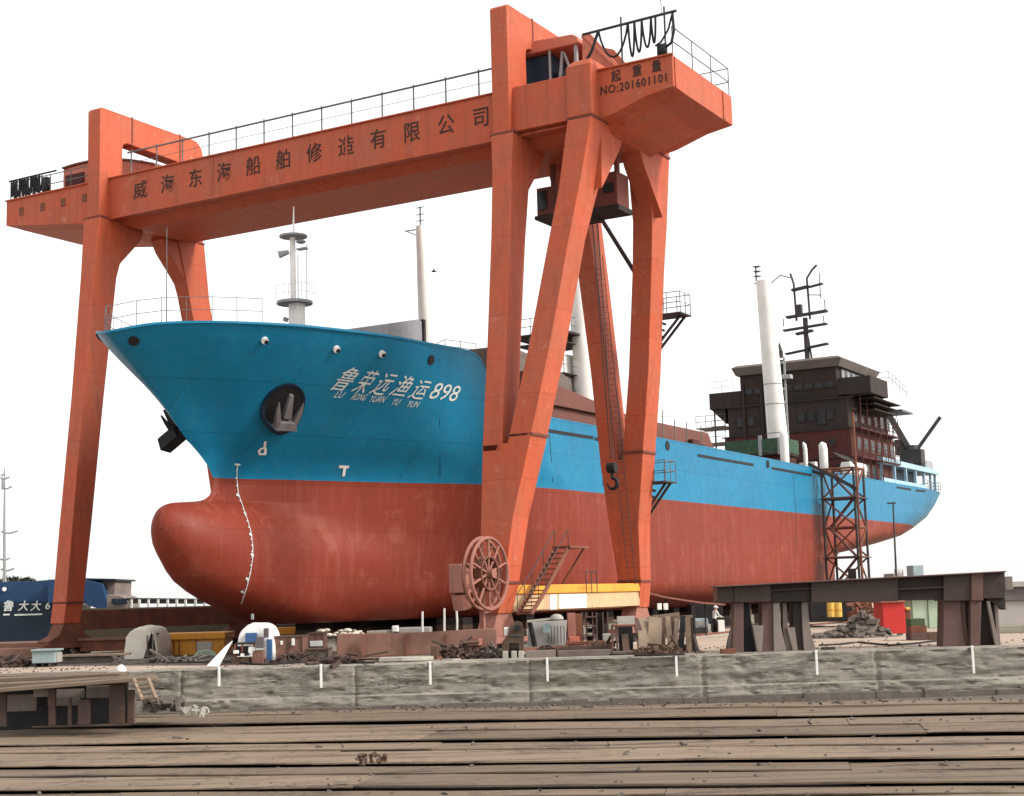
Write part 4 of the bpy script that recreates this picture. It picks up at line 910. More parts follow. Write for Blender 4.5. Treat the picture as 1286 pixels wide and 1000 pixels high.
# stepped timber apron, board course by board course down towards the camera
random.seed(11)
ang = math.radians(-9.5); RX = EX*math.cos(ang)+EY*math.sin(ang); RY = -EX*math.sin(ang)+EY*math.cos(ang)
ycs = [884, 893, 903, 915, 926, 938, 954, 968, 984, 997, 1016, 1045]
m = MB(); dk = MB(); zz = -1.75
bounds = []
for i, y in enumerate(ycs):
    zz = -1.72-.112*i-(.025 if i % 2 else -.02); Yc = (2.6-zz)*FPX/(y-753.5); bounds.append((Yc, zz))
courses = []
for i, ((Yb, zb), (Ya, za)) in enumerate(zip(bounds, bounds[1:])):
    # course i spans from distance Ya (near) to Yb (far); each board overlaps the gap beneath it
    X = -46.0+random.uniform(-6, 0)
    while X < 46:
        Ln = random.uniform(14, 38); X1_ = min(X+Ln, 50); near = Ya+random.uniform(-.05, .10); j = random.uniform(-.015, .015)
        far = Yb-random.uniform(-.25, .12); P = []
        tilt = random.uniform(-.02, .02)
        n = max(2, int((X1_-X)/1.2)); V0 = []
        for k in range(n+1):
            xx = lerp(X, X1_-.02, k/n); wob = noise.noise(Vector((xx*.3, i*3.7, 1)))*.10+noise.noise(Vector((xx*1.7, i*9.1, 4)))*.03; dz = noise.noise(Vector((xx*.25, i*5.3, 8)))*.03+j
            for (yy, z_) in ((near+wob, za-.045+dz), (far+wob*.5, za-.05+dz), (far+wob*.5, za+.02+dz+tilt*.5), (near+wob, za+.0+dz-tilt*.5)):
                c = CAM+RX*xx+RY*(yy); V0.append((c.x, c.y, z_))
        secs = [V0[4*k:4*k+4] for k in range(n+1)]; m.loft(secs); X = X1_
ap = m.build('timber_apron', 'timber', fix=True); tag(ap, kind='structure')
V0 = []
for (Yc, z_) in bounds:
    for xx in (-60, 60):
        c = CAM+RX*xx+RY*Yc; V0.append((c.x, c.y, z_-.42))
c0 = CAM+RX*-60+RY*(bounds[0][0]+6); c1 = CAM+RX*60+RY*(bounds[0][0]+6)
V0 = [(c0.x, c0.y, -2.0), (c1.x, c1.y, -2.0)]+V0
sb = MB().add(V0, [(2*i, 2*i+2, 2*i+3, 2*i+1) for i in range(len(bounds))]).build('apron_bed', 'stone'); tag(sb, kind='structure')
# crane runways and slip floor
for p, qs in ((1.5, -8.2), (-26.6, -23.5)):
    r = MB().box(p-.9, p+.9, qs, 130, -.2, .05).build('rail_strip', 'concrete_pale'); tag(r, kind='structure')
    r = MB().box(p-.07, p+.07, qs, 130, .05, .17).build('crane_rail', 'rust'); tag(r, kind='structure')
# ================================================================== TIMBER STAGING, lower left
tl = G(-17.8, 58.0, -1.9)
dk = thing('timber_staging', tl, 'low dark timber staging with long plank deck and short ladder, at the left edge', 'platform')
def at_l(x, y, Y): return at(x, y, Y=Y)
def plank_px(mb, a, b, wY, th, mi=0):      # plank between two picked points, width away from the camera
    a = Vector(a); b = Vector(b); w = EY*wY; t = Vector((0, 0, -th)); mb.hexa([a+t, b+t, b+w+t, a+w+t, a, b, b+w, a+w], mi)
for (xa, ya, xb, yb, Y, w) in ((-40, 868, 190, 850, 58.0, 1.1), (-40, 861, 186, 849, 59.3, 1.2), (-40, 854, 150, 846, 60.8, 1.5), (-40, 850, 120, 846, 62.5, 1.8)):
    mb = MB(); plank_px(mb, at(xa, ya, Y=Y), at(xb, yb, Y=Y), w, .14); mb.build('deck_plank', 'timber', dk, bevel=.02)
mb = MB()
for x, y0, y1, w in ((3, 872, 912, .16), (66, 866, 893, .12), (106, 882, 902, .22), (148, 858, 900, .30), (165, 870, 894, .12), (88, 880, 900, .06)):
    a = at(x, y0, Y=58.6); b = at(x, y1, Y=58.6); mb.obox((a.x, a.y, 0), w, .12, min(b.z, -1.7), a.z+.1)
mb.build('support', 'scrap', dk, bevel=.02)
mb = MB()
for x0, x1, y0, y1, Y in ((5, 45, 873, 893, 60), (60, 100, 877, 886, 59.0), (108, 145, 862, 876, 59.2), (70, 105, 866, 877, 59.4), (42, 66, 866, 875, 58.8)):
    a = at(x0, y0, Y=Y); b = at(x1, y1, Y=Y); mb.hexa([(a.x, a.y, b.z), (b.x, b.y, b.z), (b.x+EY.x*.15, b.y+EY.y*.15, b.z), (a.x+EY.x*.15, a.y+EY.y*.15, b.z), (a.x, a.y, a.z), (b.x, b.y, a.z), (b.x+EY.x*.15, b.y+EY.y*.15, a.z), (a.x+EY.x*.15, a.y+EY.y*.15, a.z)])
mb.build('side_board', 'plate_grey', dk, bevel=.015)
a = at(-40, 876, Y=61.5); b = at(160, 876, Y=61.5); mb = MB(); mb.hexa([(a.x, a.y, -2.1), (b.x, b.y, -2.1), (b.x+EY.x*.2, b.y+EY.y*.2, -2.1), (a.x+EY.x*.2, a.y+EY.y*.2, -2.1), (a.x, a.y, -.3), (b.x, b.y, -.3), (b.x+EY.x*.2, b.y+EY.y*.2, -.3), (a.x+EY.x*.2, a.y+EY.y*.2, -.3)]); mb.build('back_shade', 'black', dk)  # black board standing for the shade beneath the plank deck
ldr = MB(); p0 = at(168, 853, Y=57.9); p1 = at(179, 879, Y=57.3); p2 = at(186, 852, Y=57.9); p3 = at(196, 877, Y=57.3)
ldr.beam(p0, p1, .12, .08).beam(p2, p3, .12, .08)
for t in (.15, .4, .65, .9): ldr.beam(p0.lerp(p1, t), p2.lerp(p3, t), .14, .06)
ldr.build('ladder', 'timber_pale', dk)
# ================================================================== SMALL YARD THINGS
def px_box(x0, x1, y0, y1, Y, dep, m_, name, parent=None, bevel=.02, mb=None):
    """box standing at distance Y whose face covers that part of the view"""
    a = at(x0, (y0+y1)/2, Y=Y); b = at(x1, (y0+y1)/2, Y=Y); z0 = at((x0+x1)/2, y1, Y=Y).z; z1 = at((x0+x1)/2, y0, Y=Y).z
    if -.8 < z0 < .16: z0 = 0.0
    c = (a+b)/2; q = mb or MB(); q.obox((c.x+EY.x*dep/2, c.y+EY.y*dep/2, 0), (b-a).length/2, dep/2, z0, z1)
    return q if mb else q.build(name, m_, parent, bevel=bevel)
def solid(name, x0, x1, y0, y1, Y, dep, m_, label, cat, group=None, bevel=.02):
    return tag(px_box(x0, x1, y0, y1, Y, dep, m_, name, None, bevel), label, cat, group)
def ground(x, y): return at(x, y, z=0)
def yd(x, y): return (at(x, y, z=0)-CAM).dot(EY)
# electrical cabinet
cb = thing('electrical_cabinet', ground(56, 838), 'grey green electrical cabinet on short feet near the left crane foot', 'cabinet')
px_box(40, 69, 818, 833, 72.3, 1.0, 'cabinet', 'body', cb, .03); px_box(38.5, 71, 815.5, 818, 72.2, 1.15, 'cabinet', 'lid', cb, .02); px_box(69.5, 73, 820, 832, 72.5, .7, 'grey_wall', 'side_door', cb)
m = MB(); [px_box(x, x+2.5, 833, 838, 72.4, .8, 0, 0, mb=m) for x in (43, 52, 63)]; m.build('feet', 'dark_steel', cb)
# canvas shelters
def hood(nm, x0, x1, y0, y1, Y, dep, m_, label):
    t = thing(nm, ground((x0+x1)/2, y1) if 0 else at((x0+x1)/2, y1, Y=Y), label, 'shelter', None)
    a = at(x0, y1, Y=Y); b = at(x1, y1, Y=Y); H_ = (at((x0+x1)/2, y0, Y=Y).z)-a.z; W = (b-a).length; zb = 0.0 if abs(a.z) < .5 else a.z
    m = MB(); secs = []; nS = 9
    for j in range(nS):
        v = j/(nS-1); sc = .90+.10*math.cos(v*3.1); hh = 1-.08*v**2
        P = []
        for k in range(17):
            u = k/16; an = math.pi*u; sx = -math.copysign(abs(math.cos(an))**.62, math.cos(an)); sz = math.sin(an)**.62
            wr = 1+.05*noise.noise(Vector((k*.8, j*.9, x0)))
            c = a.lerp(b, .5)+EX*(sx*W/2*sc*wr)+EY*(dep*(1-v)) ; P.append((c.x, c.y, zb+sz*H_*hh*wr))
        secs.append(P)
    vs = [v for s in secs for v in s]; nn = 17
    m.add(vs, [(j*nn+k, j*nn+k+1, (j+1)*nn+k+1, (j+1)*nn+k) for j in range(nS-1) for k in range(nn-1)])
    cv = m.build('canvas', m_, t, smooth=True, fix=True); so_ = cv.modifiers.new('Solid', 'SOLIDIFY'); so_.thickness = .06; so_.offset = 0
    # closed front skirt on the left part
    F_ = secs[-1]; m = MB(); kk = 12 if m_ == 'canvas' else 14; fx_ = .60 if m_ == 'canvas' else .9; P_ = [Vector(F_[k])-EY*.03 for k in range(0, kk)]+[Vector((lerp(F_[0][0], F_[-1][0], fx_), lerp(F_[0][1], F_[-1][1], fx_), zb))-EY*.03]; m.add(P_, [tuple(range(len(P_)))])
    fs_ = m.build('front_skirt', m_, t, fix=False); s2 = fs_.modifiers.new('Solid', 'SOLIDIFY'); s2.thickness = .05
    return t, a, b, zb, H_
t, a, b, zb, H_ = hood('canvas_shelter', 152, 201, 783, 824, 80, 2.6, 'canvas', 'cream rounded canvas shelter with grey opening beside the long yellow steel box')
px_box(182, 198, 795, 823, 80.6, .5, 'grey_dark', 'machine', t); m = MB(); [px_box(x, x+1.6, 798, 823, 79.6, .1, 0, 0, mb=m) for x in (184, 191)]; m.build('door_post', 'plate_grey', t)
t, a, b, zb, H_ = hood('canvas_shelter', 293, 344, 772, 820, 72, 2.2, 'canvas_white', 'bright white canvas shelter with blue cloth hanging inside, over a work bench')
px_box(308, 322, 795, 807, 71.6, .3, 'tarp_blue', 'blue_cloth', t); px_box(335, 341, 803, 829, 71.7, .3, 'tarp_blue', 'blue_curtain', t); MB().tube([at(317, 778, Y=72), at(317, 771, Y=72)], .07, 6).build('vent_pipe', 'ship_grey', t)
px_box(331, 337, 789, 801, 71.6, .2, 'grey_dark', 'opening', t)
wb = thing('work_bench', at(308, 834, Y=70), 'cluttered dark work bench with machine parts under the white canvas shelter', 'bench')
px_box(290, 313, 826, 836, 69.6, 1.0, 'timber_dark', 'base', wb); px_box(296, 320, 807, 809.5, 69.8, .9, 'dark_steel', 'table_top', wb); px_box(293, 311, 812, 824, 70, .6, 'dark_steel', 'vice', wb)
m = MB(); [px_box(x, x+2, 809, 834, 69.8, .15, 0, 0, mb=m) for x in (294, 303, 318)]; m.build('leg', 'rust', wb); m = MB(); px_box(293, 299, 817, 821, 69.5, .2, 0, 0, mb=m); px_box(302, 306, 821, 825, 69.5, .2, 0, 0, mb=m); px_box(312, 320, 813, 820, 69.5, .2, 0, 0, mb=m); m.build('white_parts', 'canvas_white', wb)
px_box(317, 331, 817, 834, 69.5, .5, 'rust_pale', 'stool', wb); px_box(321, 331, 800, 814, 69.4, .3, 'grey_dark', 'hanging_sack', wb)
sh = MB(); p0, p1, p2, p3 = at(257, 840, Y=68), at(273, 841, Y=67), at(292, 806, Y=70.5), at(284, 812, Y=70.5)
sh.add([p0, p1, p2, p3, p0+Vector((0, 0, .05)), p1+Vector((0, 0, .05)), p2+Vector((0, 0, .05)), p3+Vector((0, 0, .05))], [(0, 1, 2, 3), (4, 7, 6, 5), (0, 4, 5, 1), (1, 5, 6, 2), (2, 6, 7, 3), (3, 7, 4, 0)]); tag(sh.build('white_sheet', 'canvas_white', bevel=.01), 'white sheet sloping to the ground left of the white canvas shelter', 'sheet')
sk = MB().ball(ground(152, 843), .21, 9, 6, sq=(1.1, 1, 1.3), half=True); tag(sk.build('sand_bag', 'canvas_white', smooth=True), 'small white sack lying by the broken planks and cream shelter', 'sack')
# yellow boxes
yb = thing('yellow_steel_box', at(240, 822, Y=84), 'long yellow steel box on dark wheels behind the cream shelter', 'steel box')
px_box(200, 282, 803, 820, 84, 2.4, 'yellow_paint', 'body', yb, .04); px_box(199, 283, 795, 803.5, 83.8, 2.8, 'yellow_paint', 'top_flange', yb, .05); m = MB(); [px_box(x, x+1, 803, 820, 83.92, .1, 0, 0, mb=m) for x in (217, 224, 246)]; m.build('joint', 'rust', yb)
px_box(209, 262, 820, 828, 84.6, 1.5, 'black', 'chassis', yb)
for k in range(5): p_ = at(217+k*9, 825, Y=84.3); w_ = MB().tube([p_-EY*.15, p_+EY*.15], .26, 12); w_.build('wheel', 'dark_steel', yb)
yb = thing('yellow_girder', at(362, 797, Y=86), 'slim yellow girder lying on brown crates right of the white shelter', 'girder')
px_box(336, 388, 788, 795.5, 86, 1.2, 'yellow_paint', 'web', yb, .03); px_box(330, 390, 795, 797, 85.8, 1.5, 'yellow_paint', 'flange', yb, .02)
gh = thing('wire_reel', at(259, 826, Y=81), 'small pale green coil of wire and a cream board before the yellow box', 'reel')
cc = at(258, 823, Y=81); m = MB(); [m.tube([cc+EX*(r*math.cos(a))+Vector((0, 0, abs(r*math.sin(a))*.7-.2)) for a in [math.pi*k/12 for k in range(13)]], .08, 5) for r in (.3, .45, .6)]; m.build('coil', 'green_pale', gh); px_box(247, 266, 806, 819, 81.6, .15, 'concrete_pale', 'board', gh)
# brown crates right of the white shelter
def crate(x0, x1, y0, y1, Y, dep, m_, label, wins=()):
    t = thing('machine_crate', at((x0+x1)/2, y1, Y=Y), label, 'crate', 'brown crates left of the rusty tank'); px_box(x0, x1, y0, y1, Y, dep, m_, 'body', t, .03)
    m = MB(); px_box(x0-.6, x1+.6, y0-1.2, y0+.8, Y-.05, dep+.1, 0, 0, mb=m); px_box(x0-.6, x1+.6, y1-2.5, y1-.3, Y-.06, dep+.1, 0, 0, mb=m); 
    for x in (x0, x1-1.2, (x0+x1)/2): px_box(x, x+1.2, y0, y1, Y-.05, .08, 0, 0, mb=m)
    m.build('batten', 'timber_dark', t)
    for w_ in wins: px_box(*w_, Y-.12, .08, 'white_paint', 'paper_label', t)
crate(342, 380, 800, 829, 73, 2.0, 'rust_pale', 'brown box with small white labels, beside the white canvas shelter', ((352, 355, 805, 810), (366, 370, 802, 811)))
crate(386, 406, 796, 816, 76, 1.6, 'rust_pale', 'cluttered brown crate with a pale label, left of the rusty tank end', ((389, 405, 805, 812),))
crate(383, 412, 816, 829, 72, 1.6, 'stone', 'low grey brown crate with dark side opening, below the cluttered crate'); px = None
crate(346, 400, 773, 787, 92, 2.0, 'plate_grey', 'dark grey crate standing high behind the yellow girder')
t = thing('office_cabin', at(398, 786, Y=92), 'narrow pale cabin end under the hull, above the brown crates', 'cabin'); px_box(396, 409, 773, 786, 91, 2.0, 'grey_wall', 'wall', t); m = MB(); [px_box(x, x+1, 774, 786, 90.9, .1, 0, 0, mb=m) for x in (399, 404)]; m.build('joint', 'grey_dark', t)
tr = thing('bent_mesh', at(363, 838, Y=66.6), 'bent rusty scrap mesh standing near the wall edge by the second white post', 'scrap'); m = MB()
P = [at(356, 840, Y=66.6), at(356, 830, Y=66.7), at(361, 821, Y=66.8), at(365, 830, Y=66.6), at(377, 831, Y=66.6), at(377, 839, Y=66.5), at(356, 840, Y=66.5)]; m.tube(P, .035, 5)
for k in range(6): m.tube([at(357+k*3.6, 839, Y=66.6), at(358+k*3.4, 829, Y=66.7)], .02, 4)
m.build('frame', 'dark_steel', tr)
# long rusty tank / pontoon edge with dark tyres below
tk = thing('rusty_tank', at(520, 826, Y=69), 'long low rusty pink steel tank lying in front of the bow keel', 'tank')
m = MB(); xs = [(423, 797, 829), (432, 796, 829), (457, 795.5, 826), (500, 795, 824), (540, 793.5, 822), (600, 790, 820), (624, 789.5, 818)]
m.loft([[at(x, y1, Y=69.5-(x-423)*.003), at(x, y1, Y=71.5), at(x, y0, Y=71.2), at(x, y0, Y=69.7-(x-423)*.003)] for x, y0, y1 in xs]); m.build('shell', 'rust_pale', tk, bevel=.05)
m = MB(); [px_box(x, x+.8, 796, 824, 69.1, .3, 0, 0, mb=m) for x in (455, 509, 560, 607)]; m.build('weld_rib', 'rust', tk)
px_b = solid('wooden_box', 541, 551, 812, 826, 67.2, .6, 'timber_dark', 'small dark wooden box at the left end of the scrap heap before the rusty tank', 'box')
mt = thing('flat_slab', at(505, 829, Y=66.6), 'flat pale irregular concrete slab lying on the wall edge before the rusty tank', 'slab'); m = MB(); Pp = [(476, 832), (478, 827), (492, 824), (520, 825), (545, 827.5), (530, 830), (505, 832)]; Pp = [ground(x, y) if y < 0 else at(x, y, Y=66.3+(832-y)*.14) for x, y in Pp]; m.add([(p.x, p.y, .03) for p in Pp]+[(p.x, p.y, .2) for p in Pp], [tuple(range(7))[::-1], tuple(range(7, 14))]+[(i, (i+1) % 7, 7+(i+1) % 7, 7+i) for i in range(7)]); m.build('slab', 'concrete_pale', mt, bevel=.02)
gb = thing('covered_pallet', at(510, 798, Y=84), 'pale covered pallet of parts under the bow, behind the rusty tank', 'pallet'); px_box(460, 493, 792, 797, 84, 1.5, 'concrete_pale', 'sheet', gb, .05); px_box(499, 541, 788, 796, 84.5, 1.6, 'grey_wall', 'cover', gb, .08); px_box(492, 500, 786, 794, 83.8, .5, 'canvas_white', 'white_bundle', gb, .05)
cl = thing('parts_bundle', at(443, 798, Y=84), 'heap of whitish machine parts and rags behind the crates', 'bundle'); random.seed(5); m = MB()
for k in range(22): c = at(random.uniform(402, 458), random.uniform(791, 798), Y=random.uniform(80, 84)); m.ball(c, random.uniform(.08, .2), 7, 4, sq=(1.6, 1, .6))
m.build('rags', 'canvas', cl)
sp = []
for k, (x, y0, y1, l) in enumerate(((530.5, 768, 794, 'white marker stake under the bow, left of the pair'), (558, 764, 793, 'white marker stake under the bow, nearest the cable reel'), (574, 766, 791, 'slightly bent white marker stake beside the cable reel motor'))):
    sp.append(tag(MB().tube([at(x, y1+6, Y=78), at(x, (y0+y1)/2, Y=78), at(x-(.8 if k == 2 else 0), y0, Y=78)], .055, 6).build('marker_stake', 'white_paint'), l, 'stake', 'white stakes under the bow'))
# broken planks heap by the cream shelter
random.seed(21)
bh = []
for i, (xa, ya, xb, yb, Y, w, th) in enumerate(((152, 836, 200, 823, 73, .5, .10), (150, 832, 196, 829, 74, .6, .12), (160, 838, 196, 838, 70, .9, .35), (165, 829, 215, 824, 76, .5, .1), (172, 832, 212, 830, 74.5, .5, .1), (140, 822, 170, 835, 75, .12, .12), (118, 842, 150, 828, 72, .15, .1), (146, 845, 143, 822, 72, .12, .12))):
    m = MB(); plank_px(m, at(xa, ya, Y=Y), at(xb, yb, Y=Y), w, th); l = ('broken grey plank tilted across the heap before the cream shelter', 'wide grey board under the tilted plank in front of the cream shelter', 'thick pale block at the front of the broken plank heap', 'long thin board sticking out right of the plank heap', 'short board lying flat within the plank heap', 'thin stick leaning left of the cream shelter', 'long thin batten on the ground left of the plank heap', 'upright thin stake left of the plank heap')[i]
    bh.append(tag(m.build('broken_plank', 'timber_pale' if i == 2 else 'stone'), l, 'plank', 'broken planks by the cream shelter'))
kb = thing('stone_kerb', at(110, 838, Y=75), 'low dark stone block wall running from the crane foot to the cream shelter', 'kerb'); px_box(78, 146, 824, 837, 75.5, .8, 'stone', 'wall', kb, .04); px_box(76, 158, 821.5, 824.5, 75.3, 1.1, 'timber_pale', 'coping', kb, .02)
rb = thing('rusty_beam', at(120, 818, Y=84), 'long dark rusty beam lying behind the left crane foot', 'beam'); px_box(100, 160, 804, 818, 86, 1.0, 'rust', 'web', rb); px_box(98, 162, 801, 804.5, 85.8, 1.3, 'rust_pale', 'flange', rb)
rb = thing('rusty_trolley', at(20, 838, Y=76), 'low rusty trolley with dark wheels at the left edge behind the staging', 'trolley'); px_box(-30, 40, 815, 828, 77, 1.2, 'rust_pale', 'body', rb)
for x in (3, 14, 27): p_ = at(x, 831, Y=76); w_ = MB().tube([p_-EY*.2, p_+EY*.2], .3, 12); w_.build('wheel', 'dark_steel', rb)

# oily dirt sheet, added dark to deepen the shade under the hull
r = MB().box(PC-9.5, PC+8.6, -12, 96, -.2, .012).build('slip_shade_floor', 'slip_shade_dirt'); tag(r, kind='structure')
def bits(mb, c, n, ru, rv, smin, smax, zt=0, flat=.5, pipes=0):
    for k in range(n):
        u = random.gauss(0, .5)*ru; v = random.gauss(0, .5)*rv; h = zt*math.exp(-(u/ru)**2*2.2-(v/rv)**2*2.2)*random.uniform(.1, 1); a = c+EX*u+EY*v; a.z = c.z+h
        R_ = Matrix.Rotation(random.uniform(-.6, .6), 3, 'X')@Matrix.Rotation(random.uniform(0, 3.1), 3, 'Z')@Matrix.Rotation(random.uniform(-.6, .6), 3, 'Y'); sx, sy, sz = random.uniform(smin, smax)*1.5, random.uniform(smin, smax), random.uniform(smin, smax)*flat; P = []
        for dz in (-1, 1):
            for dx, dy in ((-1, -1), (1, -1), (1, 1), (-1, 1)): P.append(a+R_@Vector((dx*sx*random.uniform(.6, 1.2), dy*sy*random.uniform(.6, 1.2), dz*sz)))
        mb.hexa(P)
    for k in range(pipes):
        a = c+EX*random.gauss(0, .4)*ru+EY*random.gauss(0, .4)*rv; a.z = c.z+random.uniform(0, zt); d = EX*random.uniform(-1, 1)+EY*random.uniform(-.5, .5)+Vector((0, 0, random.uniform(-.15, .45))); b = a+d*random.uniform(.5, 1.5); b.z = max(.05, b.z); mb.tube([a, b], random.uniform(.03, .08), 5)
    return mb
random.seed(31)
for (x, y, n, ru, rv, zt, pp, m_, l) in ((577, 828, 110, 1.3, .35, .75, 10, 'scrap', 'dark brown scrap heap under the right end of the rusty tank'), (425, 834, 60, 1.2, .5, .35, 6, 'scrap', 'low scrap pile at the left end of the rusty tank'), (372, 832, 60, 1.1, .5, .45, 8, 'scrap', 'scrap pieces before the brown box with white labels'), (110, 832, 70, 1.6, .6, .4, 12, 'scrap', 'scrap and pipes at the left crane foot behind the stone blocks'), (222, 832, 50, 1.5, .4, .25, 5, 'stone', 'grey rubble before the yellow steel box'), (690, 824, 70, 1.6, .4, .35, 8, 'scrap', 'scrap on the ground under the middle of the sill beam'), (755, 822, 70, 1.2, .4, .5, 10, 'scrap', 'dark scrap left of the steel bench'), (822, 822, 60, 1.4, .35, .4, 6, 'timber_dark', 'broken wood at the foot of the leaning planks'), (620, 826, 60, .8, .4, .5, 6, 'stone', 'rubble between the rusty tank and the old winch'), (15, 838, 60, 1.6, .6, .35, 8, 'scrap', 'scrap beside the rusty trolley at the left border')):
    o = bits(MB(), ground(x, y), n, ru, rv, .04, .16, zt, .5, pp).build('scrap_heap', m_); tag(o, l, 'scrap', None)
m = MB()
for k in range(420):
    X = random.uniform(-26, 27); Yg_ = YW+1.2+random.expovariate(1/5.0); bits(m, G(X, Yg_, .02), 1, .01, .01, .015, .045, 0, .5)
o = m.build('yard_litter', 'scrap'); tag(o, kind='stuff'); o['label'] = 'small chips and litter scattered over the yard behind the wall'; o['category'] = 'litter'
m = MB()
for k in range(520):
    X = random.uniform(-22, 24)
    if random.random() < .55: t_y = bounds[0][0]+random.uniform(-1.6, .4); zz_ = bounds[1][1]+.05
    else:
        i = random.randrange(1, len(bounds)-2); t_y = bounds[i][0]-random.uniform(.05, max(.1, bounds[i][0]-bounds[i+1][0]-.1)); zz_ = bounds[i+1][1]+.035
    c = CAM+RX*X+RY*t_y; bits(m, Vector((c.x, c.y, zz_)), 1, .01, .01, .015, .06 if random.random() < .9 else .12, 0, .5)
o = m.build('apron_litter', 'stone'); tag(o, kind='stuff'); o['label'] = 'small chips and dirt scattered over the timber apron'; o['category'] = 'litter'
for i, (pts, l) in enumerate((([(210, 834), (280, 832), (330, 836), (400, 832), (470, 834)], 'black hose lying along the yard edge before the white canvas shelter'), ([(628, 823), (690, 826), (740, 822), (800, 825), (860, 823)], 'black hose running along the edge under the sill beam'), ([(1030, 812), (1080, 808), (1120, 812), (1180, 806)], 'thin black hose on the ground before the debris heap'))):
    P = [ground(x, y)+Vector((0, 0, .05)) for x, y in pts]; Q = []
    for a, b in zip(P, P[1:]): Q += [a.lerp(b, t/6)+EY*(.25*math.sin(t*1.05+i)) for t in range(6)]
    tag(MB().tube(Q+[P[-1]], .045, 6).build('hose', 'rubber', smooth=True), l, 'hose')
# ================================================================== STEEL TRESTLE on the right
tb = thing('steel_trestle', G(15.5, 66.6, 0), 'large dark brown steel trestle, long plate beam on splayed columns, at the quay edge', 'trestle')
def pbeam(x0, x1, yt0, yt1, yb0, yb1, Y, dep, m_, name, parent=tb, bev=.02):
    A = [at(x0, yb0, Y=Y), at(x1, yb1, Y=Y), at(x1, yt1, Y=Y), at(x0, yt0, Y=Y)]; m = MB(); d = EY*dep
    m.hexa([A[0], A[1], A[1]+d, A[0]+d, A[3], A[2], A[2]+d, A[3]+d]); return m.build(name, m_, parent, bevel=bev)
yt = lambda x: 736.5-(x-901)*.0523
yb_ = lambda x: 757-(x-901)*.0125
for x0, x1, m_, Y, off in ((901, 922, 'plate_dark', 66.3, 0), (922, 968, 'plate_dark', 66.25, 0), (968, 1019, 'primer_dark', 66.4, 0), (1019, 1128, 'plate_dark', 66.2, 1), (1128, 1185, 'primer_dark', 66.4, 0), (1185, 1220, 'plate_dark', 66.2, 1.5), (1220, 1235, 'column_brown', 66.1, 1.5), (1235, 1262, 'plate_dark', 66.25, -1)):
    pbeam(x0, x1, yt(x0), yt(x1), yb_(x0)+off, yb_(x1)+off, Y, 1.5, m_, 'beam_segment')
pbeam(968, 1019, yt(968)+8, yt(1019)+8, yt(968)+10, yt(1019)+10, 66.25, .2, 'plate_dark', 'stiffener'); pbeam(1128, 1185, yt(1128)+15, yt(1185)+15, yt(1128)+17, yt(1185)+17, 66.2, .25, 'plate_dark', 'stiffener')
pbeam(899, 1264, yt(899)-.6, yt(1264)-.6, yt(899)+1.2, yt(1264)+1.2, 65.95, 2.1, 'column_brown', 'top_flange')
def column(xt0, xt1, xb0, xb1, y0, y1, Y, dep, m_, flare=0, name='column'):
    """welded column, flaring towards its foot"""
    m = MB(); secs = []
    for k in range(7):
        t = k/6; f = t**2.2 if flare else t; xa = lerp(xt0, xb0, f); xb = lerp(xt1, xb1, f); y = lerp(y0, y1, t)
        z = at((xa+xb)/2, y, Y=Y).z
        if k == 6: z = 0
        a = at(xa, y, Y=Y); b = at(xb, y, Y=Y); secs.append([(a.x, a.y, z), (b.x, b.y, z), (b.x+EY.x*dep, b.y+EY.y*dep, z), (a.x+EY.x*dep, a.y+EY.y*dep, z)])
    m.loft(secs); return m.build(name, m_, tb, bevel=.02)
column(922, 934, 920, 934, 757, 819, 66.4, .9, 'column_brown'); column(934, 940, 934, 950, 757, 820, 66.9, .6, 'black')
column(945, 959, 951, 957, 786, 819, 66.4, .5, 'plate_grey', name='gusset_plate'); column(957, 977, 957, 988, 757, 819, 66.6, 1.0, 'column_brown', 1); column(971, 979, 972, 988, 757, 818, 66.5, .7, 'plate_grey', 1, 'gusset_plate')
column(983, 988, 984, 997, 757, 819, 66.8, .6, 'plate_grey', 1, 'gusset_plate'); column(988, 998, 996, 1002, 788, 818, 66.6, .6, 'plate_grey'); column(996, 1008, 996, 1014, 756, 818, 66.7, 1.0, 'primer_dark', 1); column(1007, 1015, 1010, 1026, 756, 818, 66.6, .9, 'plate_grey', 1, 'gusset_plate')
column(1185, 1206, 1184, 1214, 752, 815, 66.4, 1.0, 'column_brown', 1); column(1205, 1212, 1208, 1220, 752, 814, 66.5, .7, 'timber_dark', 1, 'gusset_plate'); column(1219, 1233, 1219, 1231, 752, 812, 66.2, .9, 'column_brown', 0); column(1232, 1246, 1231, 1252, 752, 812, 66.8, .9, 'primer_dark', 1)
column(1239, 1243, 1250, 1255, 755, 812, 66.3, .2, 'plate_grey', 0, 'brace'); column(1249, 1253, 1252, 1257, 756, 812, 66.5, .4, 'plate_grey', 0, 'brace')
m = MB().prism([(0, 0), (0, -.55), (-.9, 0)], at(1262, 750, Y=66.4), EX, (0, 0, 1), EY*.8); m.build('knee_plate', 'primer_dark', tb)
px_box(1262, 1272, 724, 741, 66.6, .3, 'plate_grey', 'end_clip', tb)
bs = thing('bollard_base', ground(912, 822), 'short rusty base plate with a thin dark crank, by the left trestle column', 'crank'); px_box(906, 924, 815, 821, 65.6, .5, 'rust', 'plate', bs); m = MB().tube([at(914, 816, Y=65.8), at(915, 804, Y=65.8), at(918, 791, Y=65.9)], .05, 6).box(0, 0, 0, 0, 0, 0); m = MB().tube([at(914, 816, Y=65.8), at(915, 804, Y=65.8), at(918, 791, Y=65.9)], [.1, .06, .04], 6); m.build('crank', 'dark_steel', bs)
